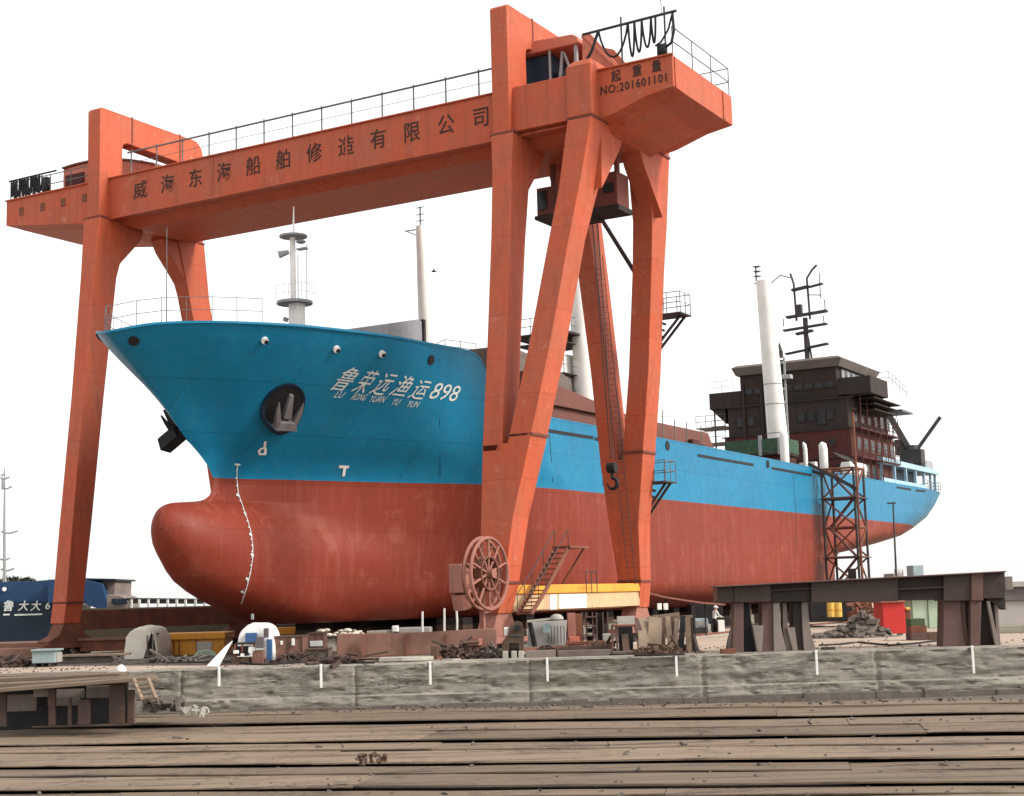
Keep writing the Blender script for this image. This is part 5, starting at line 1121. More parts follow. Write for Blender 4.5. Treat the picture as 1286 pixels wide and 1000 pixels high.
dr = thing('dark_drum', at(1042, 820, Y=66.6), 'small dark drum lying on its side right of the trestle left columns', 'drum'); c = at(1040, 818, Y=66.6); m = MB().tube([c-EX*.28+Vector((0, 0, .02)), c+EX*.28+Vector((0, 0, .02))], .17, 12); m.build('body', 'rubber', dr); MB().tube([c+EX*.28, c+EX*.36], .2, 12).build('cap', 'plate_grey', dr)
# ================================================================== THE WORKER and his machine
random.seed(2)
def person(loc, heading):
    t = thing('person', loc, 'worker in white hard hat, white top and dark trousers leaning over a white machine', 'person')
    J = [('pel', (0, 0, .96), .13, None), ('wai', (0, .02, 1.10), .125, 0), ('che', (.0, .07, 1.32), .15, 1), ('nek', (.0, .10, 1.47), .065, 2), ('hea', (.0, .13, 1.58), .088, 3), ('crn', (.0, .13, 1.69), .085, 4), ('nos', (0, .225, 1.60), .02, 4)]
    for s in (-1, 1):
        i = len(J)
        J += [('hip', (s*.10, .0, .90), .098, 0), ('kne', (s*.12, .05+.05*s, .50), .068, i), ('ank', (s*.13, -.03+.08*s, .09), .045, i+1), ('toe', (s*.14, .13+.08*s, .045), .04, i+2)]
    for s in (-1, 1):
        i = len(J)
        J += [('sho', (s*.19, .08, 1.40), .066, 2), ('elb', (s*.24, .20, 1.15), .045, i), ('wri', (s*.20, .44, 1.06), .030, i+1), ('pal', (s*.19, .52, 1.04), .034, i+2)]
        pi_ = i+3
        for k, (dx, dl) in enumerate(((-.033, .075), (-.011, .09), (.011, .085), (.033, .065))):
            n_ = len(J); J += [('fin', (s*.19+dx, .565, 1.035), .010, pi_), ('fin', (s*.19+dx, .565+dl*.6, 1.015), .009, n_), ('fin', (s*.19+dx*1.05, .565+dl, .985), .008, n_+1)]
        n_ = len(J); J += [('thu', (s*.19-s*.05, .51, 1.03), .011, pi_), ('thu', (s*.19-s*.075, .56, 1.015), .009, n_)]
    me = bpy.data.meshes.new('person_body'); me.from_pydata([j[1] for j in J], [(j[3], i) for i, j in enumerate(J) if j[3] is not None], [])
    o = bpy.data.objects.new('person_tmp', me); COL.objects.link(o); sk_ = o.modifiers.new('Skin', 'SKIN'); sk_.use_smooth_shade = True; o.modifiers.new('Sub', 'SUBSURF').levels = 2
    for i, j in enumerate(J): me.skin_vertices[0].data[i].radius = (j[2], j[2]); me.skin_vertices[0].data[i].use_root = (i == 0)
    dg = bpy.context.evaluated_depsgraph_get(); mesh = bpy.data.meshes.new_from_object(o.evaluated_get(dg)); bpy.data.objects.remove(o)
    for mm in ('cloth_white', 'cloth_dark', 'skin', 'rubber'): mesh.materials.append(M[mm])
    for p in mesh.polygons:
        c = p.center; p.use_smooth = True
        p.material_index = 3 if c.z < .10 else (1 if c.z < .97 and abs(c.y) < .28 else (2 if c.z > 1.47 or c.y > .46 else 0))
    b = bpy.data.objects.new('body', mesh); COL.objects.link(b); b.parent = t
    hm = MB().ball((0, .125, 1.655), .125, 16, 6, sq=(1, 1.15, .95), half=True).tube([(0, .13, 1.655), (0, .13, 1.67)], .145, 18).hexa([(-.08, .2, 1.645), (.08, .2, 1.645), (.06, .33, 1.635), (-.06, .33, 1.635), (-.08, .2, 1.665), (.08, .2, 1.665), (.06, .33, 1.65), (-.06, .33, 1.65)])
    off = t.location.copy(); hm.v = [v+off for v in hm.v]; h = hm.build('helmet', 'helmet_white', t, smooth=True, auto=50)
    ey = MB()
    for s in (-1, 1): ey.ball((s*.032, .212, 1.625), .011, 6, 3)
    ey.box(-.02, .02, .205, .218, 1.545, 1.552)
    for s in (-1, 1): ey.ball((s*.092, .125, 1.60), .022, 6, 3, sq=(.5, .8, 1.2))
    ey.v = [v+off for v in ey.v]; ey.build('face', 'skin', t)
    t.rotation_euler = (0, 0, heading); return t
pl_ = ground(898, 796); person(pl_, TH-math.radians(62))
Yp = yd(898, 796)
mc = thing('white_machine', ground(907, 795), 'white boxy machine the worker leans on, beside the trestle column', 'machine'); px_box(902, 910, 779, 795, Yp-.3, .8, 'canvas_white', 'body', mc, .03); px_box(895, 902, 783, 796.5, Yp+.5, .5, 'black', 'engine', mc, .03)
mc = thing('blue_compressor', ground(880, 796), 'pale blue machine left of the worker, behind the leaning timbers', 'machine'); px_box(873, 890, 777, 797, Yp+.3, 1.4, 'machine_blue', 'body', mc, .04); px_box(876, 884, 780, 786, Yp+.25, .1, 'grey_wall', 'panel', mc); px_box(873, 889, 788, 796, Yp+.22, .1, 'dark_steel', 'grille', mc); px_box(889, 893, 784, 796, Yp+.2, .5, 'canvas_white', 'cover', mc)
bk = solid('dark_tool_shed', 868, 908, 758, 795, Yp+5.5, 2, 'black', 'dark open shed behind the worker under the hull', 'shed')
cv = thing('canvas_awning', at(865, 752, Y=92), 'long thin pinkish awning strip sloping above the worker', 'awning'); m = MB(); Pw = [(815, 745.5), (835, 750.5), (860, 754.5), (885, 758), (911, 760)]; m.loft([[at(x, y+.6, Y=90), at(x, y+.6, Y=94), at(x, y-1.6, Y=94), at(x, y-1.6, Y=90)] for x, y in Pw]); m.build('sheet', 'pink_dust', cv)
m = MB(); [m.tube([at(x, y, Y=92), (at(x, y, Y=92).x, at(x, y, Y=92).y, 0)], .05, 5) for x, y in Pw[1::2]]; m.build('pole', 'dark_steel', cv)
# ================================================================== UNDER THE CRANE'S NEAR SILL
t = thing('control_panel', at(678, 818, Y=68), 'leaning grey control panel with a dark slanted edge, under the yellow sill', 'panel'); pb = lambda *a, **k: px_box(*a, **k)
m = MB(); A = [at(662, 812, Y=68.3), at(710, 810, Y=68.3), at(712, 779, Y=68.5), at(664, 782, Y=68.5)]; m.hexa([A[0], A[1], A[1]+EY*.3, A[0]+EY*.3, A[3], A[2], A[2]+EY*.3, A[3]+EY*.3]); m.build('panel', 'grey_wall', t, bevel=.02)
MB().beam(at(665, 781, Y=68.2), at(672, 812, Y=68.2), .2, .12).build('slanted_post', 'black', t); MB().beam(at(662, 780.5, Y=68.1), at(705, 776, Y=68.1), .25, .1).build('pale_plank', 'concrete_pale', t)
px_box(682, 691, 783, 795, 68, .2, 'cabinet', 'switch_box', t, .02); m = MB(); [px_box(x, x+.9, 786, 808, 68.1, .1, 0, 0, mb=m) for x in (688, 692, 696, 700, 704, 708)]; m.build('louvre', 'dark_steel', t); MB().ball(at(699, 778, Y=68), .35, 10, 4, sq=(1, .7, .7), half=True).build('pale_lid', 'concrete_pale', t, smooth=True)
t = thing('old_winch', at(645, 824, Y=66.6), 'weathered brown winch frame with round openings below the stair foot', 'winch')
def plate_px(P, Y, dep, m_, nm, par, bev=.015):
    m = MB(); m.prism([(0, 0)]*0+[((at(x, y, Y=Y)-at(P[0][0], P[0][1], Y=Y)).dot(EX), at(x, y, Y=Y).z-at(P[0][0], P[0][1], Y=Y).z) for x, y in P], at(P[0][0], P[0][1], Y=Y), EX, (0, 0, 1), EY*dep); return m.build(nm, m_, par, bevel=bev)
plate_px([(630, 825), (630, 808), (637, 798), (641, 785), (649, 780), (656, 783), (658, 795), (658, 825), (652, 825), (651, 808), (640, 808), (638, 825)], 66.8, .7, 'timber_dark', 'frame', t); plate_px([(634, 825), (634, 813), (654, 813), (654, 825)], 67.3, .5, 'stone', 'base', t)
m = MB(); [px_box(x, x+7, 818, 826, 66.4, .6, 0, 0, mb=m) for x in (631, 642, 651)]; m.build('foot', 'concrete_pale', t, bevel=.03); MB().tube([at(650, 789, Y=66.9), at(650, 789, Y=66.6)], .14, 12).build('opening', 'black', t); MB().tube([at(641, 799, Y=66.6), at(655, 799, Y=66.6)], .06, 8).build('shaft', 'dark_steel', t)
px_box(633, 639, 788, 799, 67.2, .3, 'canvas_white', 'white_cover', t, .04)
px_s = thing('steel_prop', at(720, 815, Y=70), 'reddish brown box column standing under the middle of the yellow sill', 'prop'); px_box(713, 723, 770, 812, 70.2, .7, 'pink_dust', 'shaft', px_s, .02); px_box(722, 731, 771, 812, 70.5, .7, 'rust', 'side_shaft', px_s, .02); px_box(715, 728, 800, 808, 69.9, .4, 'crane_faded', 'base_box', px_s, .02)
t = thing('scaffold_stack', at(742, 815, Y=70.5), 'dark upright steel frames stacked right of the reddish column under the sill', 'frame'); m = MB(); [px_box(x, x+1.6, 769, 812, 70.8, .3, 0, 0, mb=m) for x in (731, 736, 744, 749, 757, 763)]; [px_box(734, 750, y, y+1.6, 70.7, .3, 0, 0, mb=m) for y in (774, 786, 797, 806)]; m.build('frame', 'column_brown', t); m = MB(); [px_box(737, 744, y, y+6, 71.0, .2, 0, 0, mb=m) for y in (776, 789, 799)]; px_box(750, 758, 770, 805, 71.1, .2, 0, 0, mb=m); m.build('panel', 'primer_dark', t); px_box(757, 767, 796, 806, 70.2, .4, 'concrete_pale', 'pale_box', t, .03)
for i, (x0, x1, y0, y1, Y, m_, l) in enumerate(((660, 698, 817, 822, 66.8, 'plate_grey', 'pale low beam lying at the wall edge under the control panel'), (698, 768, 811, 816, 67.6, 'timber_dark', 'dark timber balk along the ground under the sill, upper of two'), (700, 768, 816.5, 822, 66.9, 'stone', 'grey timber balk along the ground under the sill, lower of two'), (664, 760, 806, 810, 69.4, 'rust', 'rusty girder lying behind the timber balks under the sill'))):
    solid('timber_balk', x0, x1, y0, y1, Y, .5, m_, l, 'timber', 'balks under the sill beam')
t = thing('steel_bench', at(785, 822, Y=67), 'open steel bench with a pale top plate carrying leaning planks, right of the sill', 'bench'); px_box(775, 797, 774, 785, 67.2, .1, 'concrete_pale', 'pale_plate', t, .01); px_box(769, 799, 784.5, 787, 67.1, .9, 'rust', 'top', t); m = MB(); [px_box(x, x+2.4, 787, 822, 67.2, .2, 0, 0, mb=m) for x in (768, 774)]; m.build('leg', 'column_brown', t); px_box(769, 815, 818, 823, 66.8, .9, 'stone', 'bottom_beam', t, .02)
px_box(777, 795, 787, 818, 68.2, .1, 'black', 'dark_board', t)
random.seed(8)
for i, (xa, ya, xb, yb, m_, w_, l) in enumerate(((783, 787, 787, 820, 'timber_dark', .3, 'dark upright board under the pale plate of the steel bench'), (797, 777, 812, 822, 'column_brown', .32, 'reddish plank leaning right from the steel bench top'), (802, 782, 818, 822, 'timber_dark', .2, 'dark thin plank leaning beside the reddish plank'), (808, 777, 809, 815, 'timber_pale', .5, 'wide pale board standing behind the leaning planks'), (823, 776, 822, 818, 'timber_pale', .6, 'second wide pale board standing right of the leaning planks'), (832, 775, 830, 820, 'timber_dark', .3, 'dark plank upright right of the pale boards'), (838, 775, 843, 816, 'timber_pale', .25, 'pale slanted plank left of the narrow dark gap'), (845, 777, 850, 818, 'column_brown', .28, 'reddish slanted plank near the pale post'), (858, 774, 855, 818, 'black', .25, 'black narrow plank upright before the pale post'), (850, 777, 848, 812, 'timber_pale', .2, 'narrow pale plank between the slanted reddish plank and the black plank'))):
    m = MB().beam(at(xa, ya, Y=68.6+.1*(i % 4)), at(xb, yb, Y=67.4+.1*(i % 3)), .08, w_, up=EX) ; tag(m.build('leaning_plank', m_, bevel=.01), l, 'plank', 'planks leaning right of the sill beam')
for i, (x, y0, y1, w, m_, l) in enumerate(((865, 776, 823, .3, 'timber_pale', 'pale scarred timber post at the right end of the leaning planks'), (872.5, 762, 817, .12, 'dark_steel', 'slim dark steel post right of the pale scarred post'))):
    a = at(x, y0, Y=67); m = MB(); px_box(x-3.2*w/.3, x+3.2*w/.3, y0, y1, 67, .3, 0, 0, mb=m); tag(m.build('timber_post', m_, bevel=.02), l, 'post', 'posts at the plank rack')
m = MB().beam(at(871, 797, Y=66.9), at(877, 817, Y=66.4), .1, .1); tag(m.build('prop_stick', 'dark_steel'), 'short dark stick leaning on the slim dark post', 'stick')
t = thing('plank_rack', at(830, 775, Y=69), 'low rack rail of rough planks across the tops of the leaning timbers', 'rack'); m = MB(); m.beam(at(770, 780, Y=69.2), at(870, 774, Y=69.2), .15, .12); m.beam(at(815, 776, Y=68.9), at(853, 771, Y=68.9), .2, .14); m.build('rail', 'timber_pale', t); m = MB(); [m.tube([at(x, 776, Y=69.3), (at(x, 776, Y=69.3).x, at(x, 776, Y=69.3).y, 0)], .07, 6) for x in (820, 845, 869)]; m.build('post', 'timber_dark', t); px_box(834, 870, 810, 820, 67.8, .7, 'timber_dark', 'bottom_board', t)
px_box(800, 836, 788, 815, 70.2, .15, 'timber_pale', 'back_board', t)
solid('white_drum', 826, 831, 758, 766, 76, .4, 'canvas_white', 'left of two small white drums on the dark crates under the hull', 'drum', 'white drums'); solid('white_drum', 834, 839, 758, 766, 76, .4, 'canvas_white', 'right of two small white drums on the dark crates under the hull', 'drum', 'white drums')
# keel blocks beneath the ship
kb0 = thing('keel_block', (PC, 2, 0), 'dark keel block of stacked timber under the ship', 'keel block', 'keel blocks under the ship')
MB().box(PC-1.0, PC+1.0, 1.3, 2.7, 0, .75).build('base', 'concrete', kb0, bevel=.03); MB().box(PC-.9, PC+.9, 1.45, 2.55, .75, 1.2).build('timber', 'timber_dark', kb0, bevel=.02); MB().box(PC-.9, PC+.9, 1.5, 2.5, 1.2, 1.59).build('cap', 'primer_dark', kb0, bevel=.02)
kl = [kb0]
for i in range(1, 66):
    c = copy_tree(kb0); row = i % 3; c.location = (PC+(0, 4.6, -4.6)[row], 2+(i//3)*3.6+(7 if row else 0), 0)
# ================================================================== BEHIND THE TRESTLE, right
t = thing('red_kiosk', ground(1122, 796), 'bright red box cabin with pinkish flat roof, seen under the trestle beam', 'cabin'); Yr = yd(1122, 796); px_box(1109, 1137, 757, 796, Yr, 2.2, 'red_paint', 'wall', t, .03); px_box(1106, 1137, 752, 757, Yr-.15, 2.6, 'pink_dust', 'roof', t, .02); m = MB(); px_box(1137, 1144, 764, 796, Yr+.6, .6, 0, 0, mb=m); m.build('side_rack', 'rust', t); px_box(1138, 1143, 763, 766, Yr+.4, .5, 'lamp_yellow', 'yellow_can', t)
t = thing('green_container', ground(1168, 788), 'pale green storage container with double doors behind the red cabin', 'container'); Yg = yd(1168, 789); px_box(1145, 1192, 753, 789, Yg, 3, 'green_pale', 'body', t, .03); m = MB(); [px_box(x, x+.8, 753, 788, Yg-.05, .1, 0, 0, mb=m) for x in (1145.5, 1165.5, 1186)]; m.build('door_seam', 'grey_dark', t); px_box(1141, 1195, 749, 752.8, Yg-.3, 3.4, 'white_paint', 'roof', t, .02)
Yc = yd(1168, 804)
for i, (x0, x1, y0, y1, m_, Yo, l) in enumerate(((1144, 1162, 777, 789, 'green_dark', .3, 'dark green crate on top of the brown crate before the green container'), (1144, 1164, 786, 795, 'rust', 0.15, 'reddish brown crate in the middle of the stack before the green container'), (1144, 1165, 795, 802.5, 'column_brown', 0, 'brown crate at the bottom of the stack before the green container'), (1165, 1188, 794, 801.5, 'timber_dark', 0, 'long low dark crate right of the crate stack before the green container'))):
    solid('storage_crate', x0, x1, y0, y1, Yc+Yo, 1.0, m_, l, 'crate', 'crates before the green container')
# debris heap
dbp = thing('debris_heap', ground(1075, 803), 'heap of grey brown rubble and slabs on the yard left of the red cabin', 'heap'); random.seed(14); m = MB()
cD = ground(1078, 801)
for k in range(150):
    u = random.gauss(0, .95); v = random.gauss(0, .6); hmax = 1.35*math.exp(-((u-.6)/1.1)**2)*math.exp(-(v/.9)**2)+.25*math.exp(-((u+1.6)/.7)**2); z = hmax*random.uniform(.3, 1); sx, sy, sz = random.uniform(.08, .35), random.uniform(.08, .3), random.uniform(.04, .14); c = cD+EX*u+EY*(v+.8); R_ = Matrix.Rotation(random.uniform(-.6, .6), 3, 'X')@Matrix.Rotation(random.uniform(0, 3), 3, 'Z')@Matrix.Rotation(random.uniform(-.5, .5), 3, 'Y'); P = []
    for dz in (-1, 1):
        for dx, dy in ((-1, -1), (1, -1), (1, 1), (-1, 1)): P.append(Vector((c.x, c.y, max(.02, z)))+R_@Vector((dx*sx*random.uniform(.7, 1.2), dy*sy*random.uniform(.7, 1.2), dz*sz)))
    m.hexa(P)
m.build('rubble', 'stone', dbp)
m = MB(); secs = []
for j in range(7):
    for i in range(20): pass
for j in range(13):
    row_ = []
    for i in range(25):
        u = lerp(-2.2, 2.6, i/24); v = lerp(-1.2, 2.4, j/12); h = 1.15*math.exp(-((u-.6)/.95)**2-((v-.8)/.8)**2)+.3*math.exp(-((u+1.3)/.7)**2-((v-.6)/.7)**2); h *= 1+.35*noise.noise(Vector((u*2.5, v*2.5, 2))); c = cD+EX*u+EY*v; row_.append((c.x, c.y, h-.03))
    secs.append(row_)
vs = [v for r in secs for v in r]; m.add(vs, [(j*25+i, j*25+i+1, (j+1)*25+i+1, (j+1)*25+i) for j in range(12) for i in range(24)]); m.build('soil', 'stone', dbp, smooth=True, fix=False)
for i, x in enumerate((1040, 1049)):
    Yd = 104; t = thing('yellow_drum', at(x+4, 779, Y=Yd), ('left yellow drum stack in the dark behind the rubble heap', 'right yellow drum stack in the dark behind the rubble heap')[i], 'drum', 'yellow drums under the stern'); 
    a = at(x+4, 775, Y=Yd); b = at(x+4, 757, Y=Yd); MB().tube([(a.x, a.y, a.z), (a.x, a.y, b.z)], .27, 12).build('drum', 'lamp_yellow', t); MB().tube([(a.x, a.y, (a.z+b.z)/2-.04), (a.x, a.y, (a.z+b.z)/2+.04)], .29, 12).build('hoop', 'yellow_paint', t)
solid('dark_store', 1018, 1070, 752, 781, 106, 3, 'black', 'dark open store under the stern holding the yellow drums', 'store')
t = thing('machinery_pile', at(1090, 782, Y=101), 'dark tangle of machinery under the stern left of the red cabin', 'machinery'); random.seed(4); m = MB()
for k in range(26):
    a = at(random.uniform(1072, 1108), random.uniform(756, 780), Y=random.uniform(99, 104)); b = a+Vector((random.uniform(-1, 1), random.uniform(-1, 1), random.uniform(-.7, .9))); b.z = max(.1, b.z); m.tube([a, b], random.uniform(.05, .14), 5)
px_box(1070, 1106, 768, 785, 103, 1.5, 0, 0, mb=m); m.build('frame', 'rust', t); 
# grey shed at the right border
t = thing('grey_building', at(1275, 786, Y=99), 'grey flat roofed building with dark upper band, cut by the right border', 'building'); px_box(1246, 1330, 754, 785, 99, 14, 'grey_wall', 'wall', t, .03); px_box(1246, 1330, 737, 754, 98.8, 14, 'grey_dark', 'upper_band', t, .03); px_box(1244, 1330, 730, 737, 98.5, 14.6, 'grey_wall', 'roof', t, .03); m = MB(); px_box(1230, 1246, 760, 790, 99, 1, 0, 0, mb=m); m.build('lean_to', 'timber_dark', t); px_box(1240, 1330, 785, 812, 82, 1.2, 'concrete', 'plinth', t, .03)
solid('water_tank', 1149, 1162, 710, 790, 118, 2, 'machine_blue', 'pale grey box tank standing beyond the trestle, above its beam', 'tank')
t = thing('far_roof_units', at(1131, 790, Y=112), 'small white rooftop units just showing above the trestle beam', 'roof unit'); px_box(1124, 1137, 720, 790, 112, 3, 'grey_wall', 'body', t); m = MB(); [px_box(x, x+2.5, 715, 720, 112, .5, 0, 0, mb=m) for x in (1125, 1130, 1134)]; m.build('unit', 'white_paint', t)
# lamp post
Yl = 92; b = at(1128.5, 790, Y=Yl); tp = at(1121.5, 632, Y=Yl); t = thing('lamp_post', Vector((b.x, b.y, 0)), 'thin dark lamp post before the stern, with a small lamp on top', 'lamp post'); MB().tube([(b.x, b.y, 0), (lerp(b.x, tp.x, .5), lerp(b.y, tp.y, .5), tp.z*.5), tp], [.09, .065, .045], 8).build('pole', 'dark_steel', t); m = MB().beam(tp+EX*.15, tp-EX*.35-Vector((0, 0, .0)), .18, .09); m.build('lamp_head', 'dark_steel', t); MB().box(b.x-.2, b.x+.2, b.y-.2, b.y+.2, 0, .15).build('base', 'concrete_pale', t)
# scaffold stair tower beside the hull
sx0, sx1, sy0, sy1 = -4.35, -1.5, 62.6, 65.4; sc_ = thing('scaffold_tower', (-2.9, 64, 0), 'dark lattice access tower standing against the hull near the stern', 'tower'); m = MB(); zt = 13.0
for x in (sx0, sx1):
    for y in (sy0, sy1): m.tube([(x, y, 0), (x, y, zt)], .11, 6)
m.build('post', 'dark_steel', sc_); m = MB(); n = 5
for k in range(n):
    z0, z1 = .2+k*2.55, .2+(k+1)*2.55
    for x, y, x2, y2 in ((sx0, sy0, sx1, sy0), (sx1, sy0, sx1, sy1), (sx1, sy1, sx0, sy1), (sx0, sy1, sx0, sy0)):
        m.tube([(x, y, z1), (x2, y2, z1)], .09, 5); 
        if k % 2: x, y, x2, y2 = x2, y2, x, y
        m.tube([(x, y, z0), (x2, y2, z1)], .085, 5)
m.build('brace', 'rust', sc_); m = MB()
for z in (5.3, 10.4): m.box(sx0-.25, sx1+.25, sy0-.25, sy1+.25, z-.08, z)
m.build('platform', 'dark_steel', sc_); m = MB()
for k, z in enumerate((.2, 2.75, 5.3, 7.85, 10.4)):
    a, b = ((sx0+.3, sx1-.3) if k % 2 else (sx1-.3, sx0+.3)); m.beam((a, sy0+.7, z), (b, sy0+.7, z+2.5), .6, .1)
m.build('stair_flight', 'primer_red', sc_); m = MB(); rail(m, [(sx0, sy0, zt-1.1), (sx1, sy0, zt-1.1), (sx1, sy1, zt-1.1)], 1.1, .04, 1.5); m.tube([(sx1+.35, sy0-.3, 0), (sx1+.35, sy0-.3, 17.6)], .11, 8); m.build('handrail', 'rust', sc_); m = MB().beam((sx0-1.0, sy0-.4, 13.5), (sx1+.4, sy0-.2, 11.0), .14, .3).beam((sx0-1.2, sy0-.3, 13.1), (sx0+.3, sy0-.3, 12.4), .1, .3); m.box(sx0+1.9, sx0+2.6, sy0-.1, sy0, 2.9, 4.3); m.build('gangway', 'dark_steel', sc_)
# ================================================================== FAR SHIPS, left
t = thing('blue_far_ship', at(40, 805, Y=118), 'moored dark blue ship with white characters, far left behind the crane leg', 'ship')
def pw(P, Y, dep, m_, nm, par, bev=.05): return plate_px(P, Y, dep, m_, nm, par, bev)
pw([(-150, 757), (62, 757), (74, 760), (70, 790), (66, 808), (-150, 812)], 118, 9, 'navy', 'hull', t); pw([(-150, 731), (0, 731), (40, 730), (66, 728), (66, 757), (-150, 757)], 118.4, 8.5, 'far_blue', 'bulwark', t); pw([(-150, 805), (80, 800), (160, 812), (160, 826), (-150, 830)], 116, 7, 'rust_pale', 'boot_top', t) if 0 else None
pw([(60, 728), (100, 727), (128, 733), (133, 750), (138, 767), (118, 763), (104, 757), (60, 757)], 117.0, 8, 'far_blue', 'flared_bow', t); pw([(128, 728), (145, 728), (144, 745), (146, 760), (133, 764), (130, 745)], 118, 5, 'plate_grey', 'deckhouse', t); pw([(98, 726), (146, 727), (146, 729.5), (98, 729)], 117.4, 6, 'navy', 'deck_edge', t)
m = MB()
for tx, x, y, h in (('鲁', 10, 762, 13), ('大', 29, 762, 12), ('大', 44.5, 762, 12), ('6', 59.5, 761, 12)):
    c = at(x, y, Y=117.9); hh = h/FPX*118; v, f = glyphs(tx, hh*1.1, .01, .2); m.add([c+EX*p_.x+Vector((0, 0, p_.y))-EY*(p_.z+.02) for p_ in v], f)
for x0, x1 in ((4, 12), (18, 53)):
    c0_ = at(x0, 772, Y=117.9); px_box(x0, x1, 771, 773, 117.95, .05, 0, 0, mb=m)
m.build('lettering', 'lettering_white', t); MB().tube([at(5.5, 740, Y=118.3), at(5.5, 740, Y=118.1)], .17, 10).build('fairlead', 'white_paint', t)
t = thing('brown_barge', at(210, 805, Y=112), 'brown barge hull with a rail of white stanchions behind the bulbous bow', 'barge'); pw([(104, 764), (140, 765), (175, 763), (300, 760), (420, 766), (420, 815), (104, 815)], 112, 9, 'barge_brown', 'hull', t); pw([(134, 747), (150, 748), (157, 751), (160, 762), (160, 765), (134, 766)], 112.2, 4, 'plate_grey', 'fore_bulwark', t)
m = MB(); pts = [(157, 752.5), (200, 753), (250, 753.5), (258, 754)]; m.tube([at(x, y, Y=112.5) for x, y in pts], .10, 5); m.build('top_rail', 'dark_steel', t); pw([(160, 753.5), (258, 754.5), (258, 758.5), (160, 758)], 113, .2, 'dark_steel', 'rail_screen', t)
sts = None
for x in (165, 175, 186.5, 198.5, 210.5, 222, 233, 245.5, 257): MB().beam(at(x, 753, Y=112.3), at(x, 764, Y=112.3), .11, .16).build('stanchion', 'white_paint', t)
m = MB(); [px_box(x, x+6, 752, 759, 112, .1, 0, 0, mb=m) for x in (140, 147, 153)]; m.build('opening', 'navy', t)
pw([(-150, 804), (60, 802), (150, 806), (320, 800), (320, 818), (-150, 822)], 104, 3, 'rust', 'floor_rail', t) if 0 else None
qw = solid('pier_edge', -150, 330, 806, 822, 100, 6, 'crane_faded', 'low reddish concrete pier edge in front of the far ships', 'pier'); qw.data.materials[0] = M['rust_pale']
# far masts and tree
for i, (x, y0, Y, l) in enumerate(((6, 588, 150, 'thin pale ship mast with yards at the far left border'),)):
    t = thing('far_mast', at(x, 735, Y=Y), l, 'mast'); m = MB().tube([at(x, 760, Y=Y), at(x-.5, 660, Y=Y), at(x, y0, Y=Y)], [.2, .13, .06], 6); m.build('pole', 'ship_grey', t); m = MB()
    for y, a, b in ((668, -4, 16), (600, -6, 6), (612, -3, 9), (702, -6, 6), (715, -5, 12), (596, -5, -1)): m.tube([at(x+a, y, Y=Y), at((2*x+a+b)/2, y+2, Y=Y), at(x+b, y-1, Y=Y)], .09, 5)
    m.tube([at(x-3, 600, Y=Y), at(x-3, 615, Y=Y)], .12, 5); m.box(0, 0, 0, 0, 0, 0) if 0 else None; m.build('yard', 'ship_grey', t)
random.seed(9)
def tree(x, y0, y1, Y, r, label):
    b = at(x, y1, Y=Y); t = thing('shore_tree', Vector((b.x, b.y, 0)), label, 'tree', 'trees behind the blue ship'); top_ = at(x, y0, Y=Y); MB().tube([(b.x, b.y, 0), (b.x+.3, b.y, top_.z*.5), (b.x, b.y, top_.z*.85)], [.3, .22, .08], 6).build('trunk', 'bark', t); m = MB()
    for k in range(900):
        d = Vector((random.gauss(0, 1), random.gauss(0, 1), random.gauss(0, 1))).normalized()*random.uniform(.3, 1)**.6; c = Vector((b.x, b.y, top_.z-r*.75))+Vector((d.x*r*1.5, d.y*r*1.3, d.z*r*.8))*(1+.3*noise.noise(d*3)); s = random.uniform(.12, .3); u = Vector((random.gauss(0, 1), random.gauss(0, 1), random.gauss(0, 1))).normalized(); v_ = u.cross(Vector((0, .3, 1))).normalized(); m.add([c-u*s, c+v_*s*.6, c+u*s, c-v_*s*.6], [(0, 1, 2, 3)])
    m.build('crown', 'tree_leaf', t, fix=False)
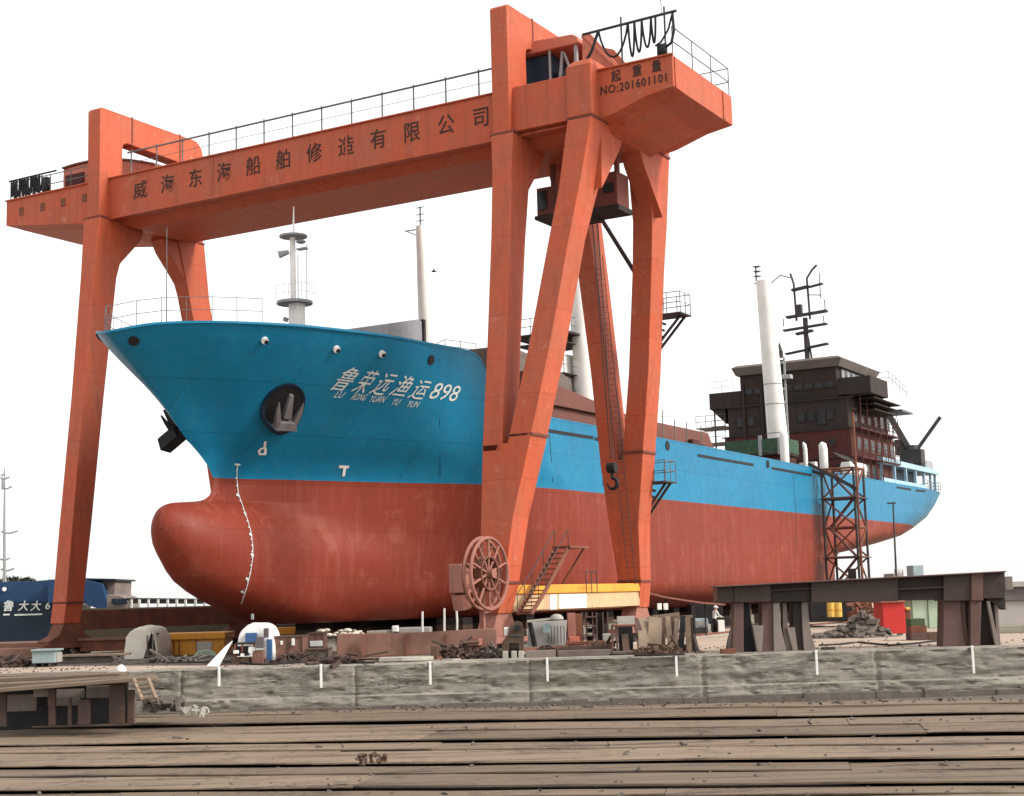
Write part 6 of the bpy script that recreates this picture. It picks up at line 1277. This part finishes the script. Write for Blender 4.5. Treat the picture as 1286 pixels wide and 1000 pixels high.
tree(10, 724.5, 760, 165, 1.5, 'leftmost bushy tree top over the blue ship'); tree(20, 726.5, 760, 166, 1.2, 'middle small tree top over the blue ship'); tree(34, 727, 760, 164, .8, 'rightmost tiny tree top over the blue ship')
# ================================================================== LOOSE THINGS on the apron, bird
random.seed(17)
def loose(x, y, Y0, n, r, m_, name, label, cat):
    t = MB(); c = at(x, y, Y=Y0)
    for k in range(n):
        a = c+EX*random.uniform(-r, r)*1.8+EY*random.uniform(-r, r)+Vector((0, 0, random.uniform(-.1, r*.5))); R_ = Matrix.Rotation(random.uniform(-.7, .7), 3, 'X')@Matrix.Rotation(random.uniform(0, 3), 3, 'Z')@Matrix.Rotation(random.uniform(-.6, .6), 3, 'Y'); sx, sy, sz = (r*random.uniform(.15, .5) for _ in range(3)); P = []
        for dz in (-1, 1):
            for dx, dy in ((-1, -1), (1, -1), (1, 1), (-1, 1)): P.append(a+R_@Vector((dx*sx*random.uniform(.5, 1.2), dy*sy*random.uniform(.5, 1.2), dz*sz*random.uniform(.6, 1.1))))
        t.hexa(P)
    o = t.build(name, m_, smooth=False); return tag(o, label, cat)
loose(467, 953, 43.3, 16, .22, 'timber_dark', 'stone_lump', 'clump of rusty lumps lying on the timber apron, lower left of centre', 'lump')
loose(240, 893, 59.5, 12, .35, 'concrete_pale', 'broken_concrete', 'broken pale concrete chunk at the wall foot right of the short ladder', 'chunk')
loose(205, 886, 60.5, 40, .45, 'stone', 'rubble_heap', 'dark rubble heap at the foot of the short ladder', 'rubble')
bd = thing('bird', at(545, 341, Y=90), 'tiny dark bird flying right of the slender white mast', 'bird'); c = at(545, 341, Y=90); m = MB().tube([c-EX*.16, c-EX*.08, c+EX*.05, c+EX*.16], [.02, .055, .06, .025], 6); m.build('body', 'dark_steel', bd, smooth=True); m = MB().add([c-EX*.06, c+EX*.06, c+EX*.02+EY*.1+Vector((0, 0, .16)), c-EX*.05+EY*.2+Vector((0, 0, .1))], [(0, 1, 2, 3)]).add([c-EX*.06, c+EX*.06, c+EX*.02-EY*.1+Vector((0, 0, .16)), c-EX*.05-EY*.2+Vector((0, 0, .1))], [(0, 1, 2, 3)]); m.build('wing', 'dark_steel', bd, fix=False)
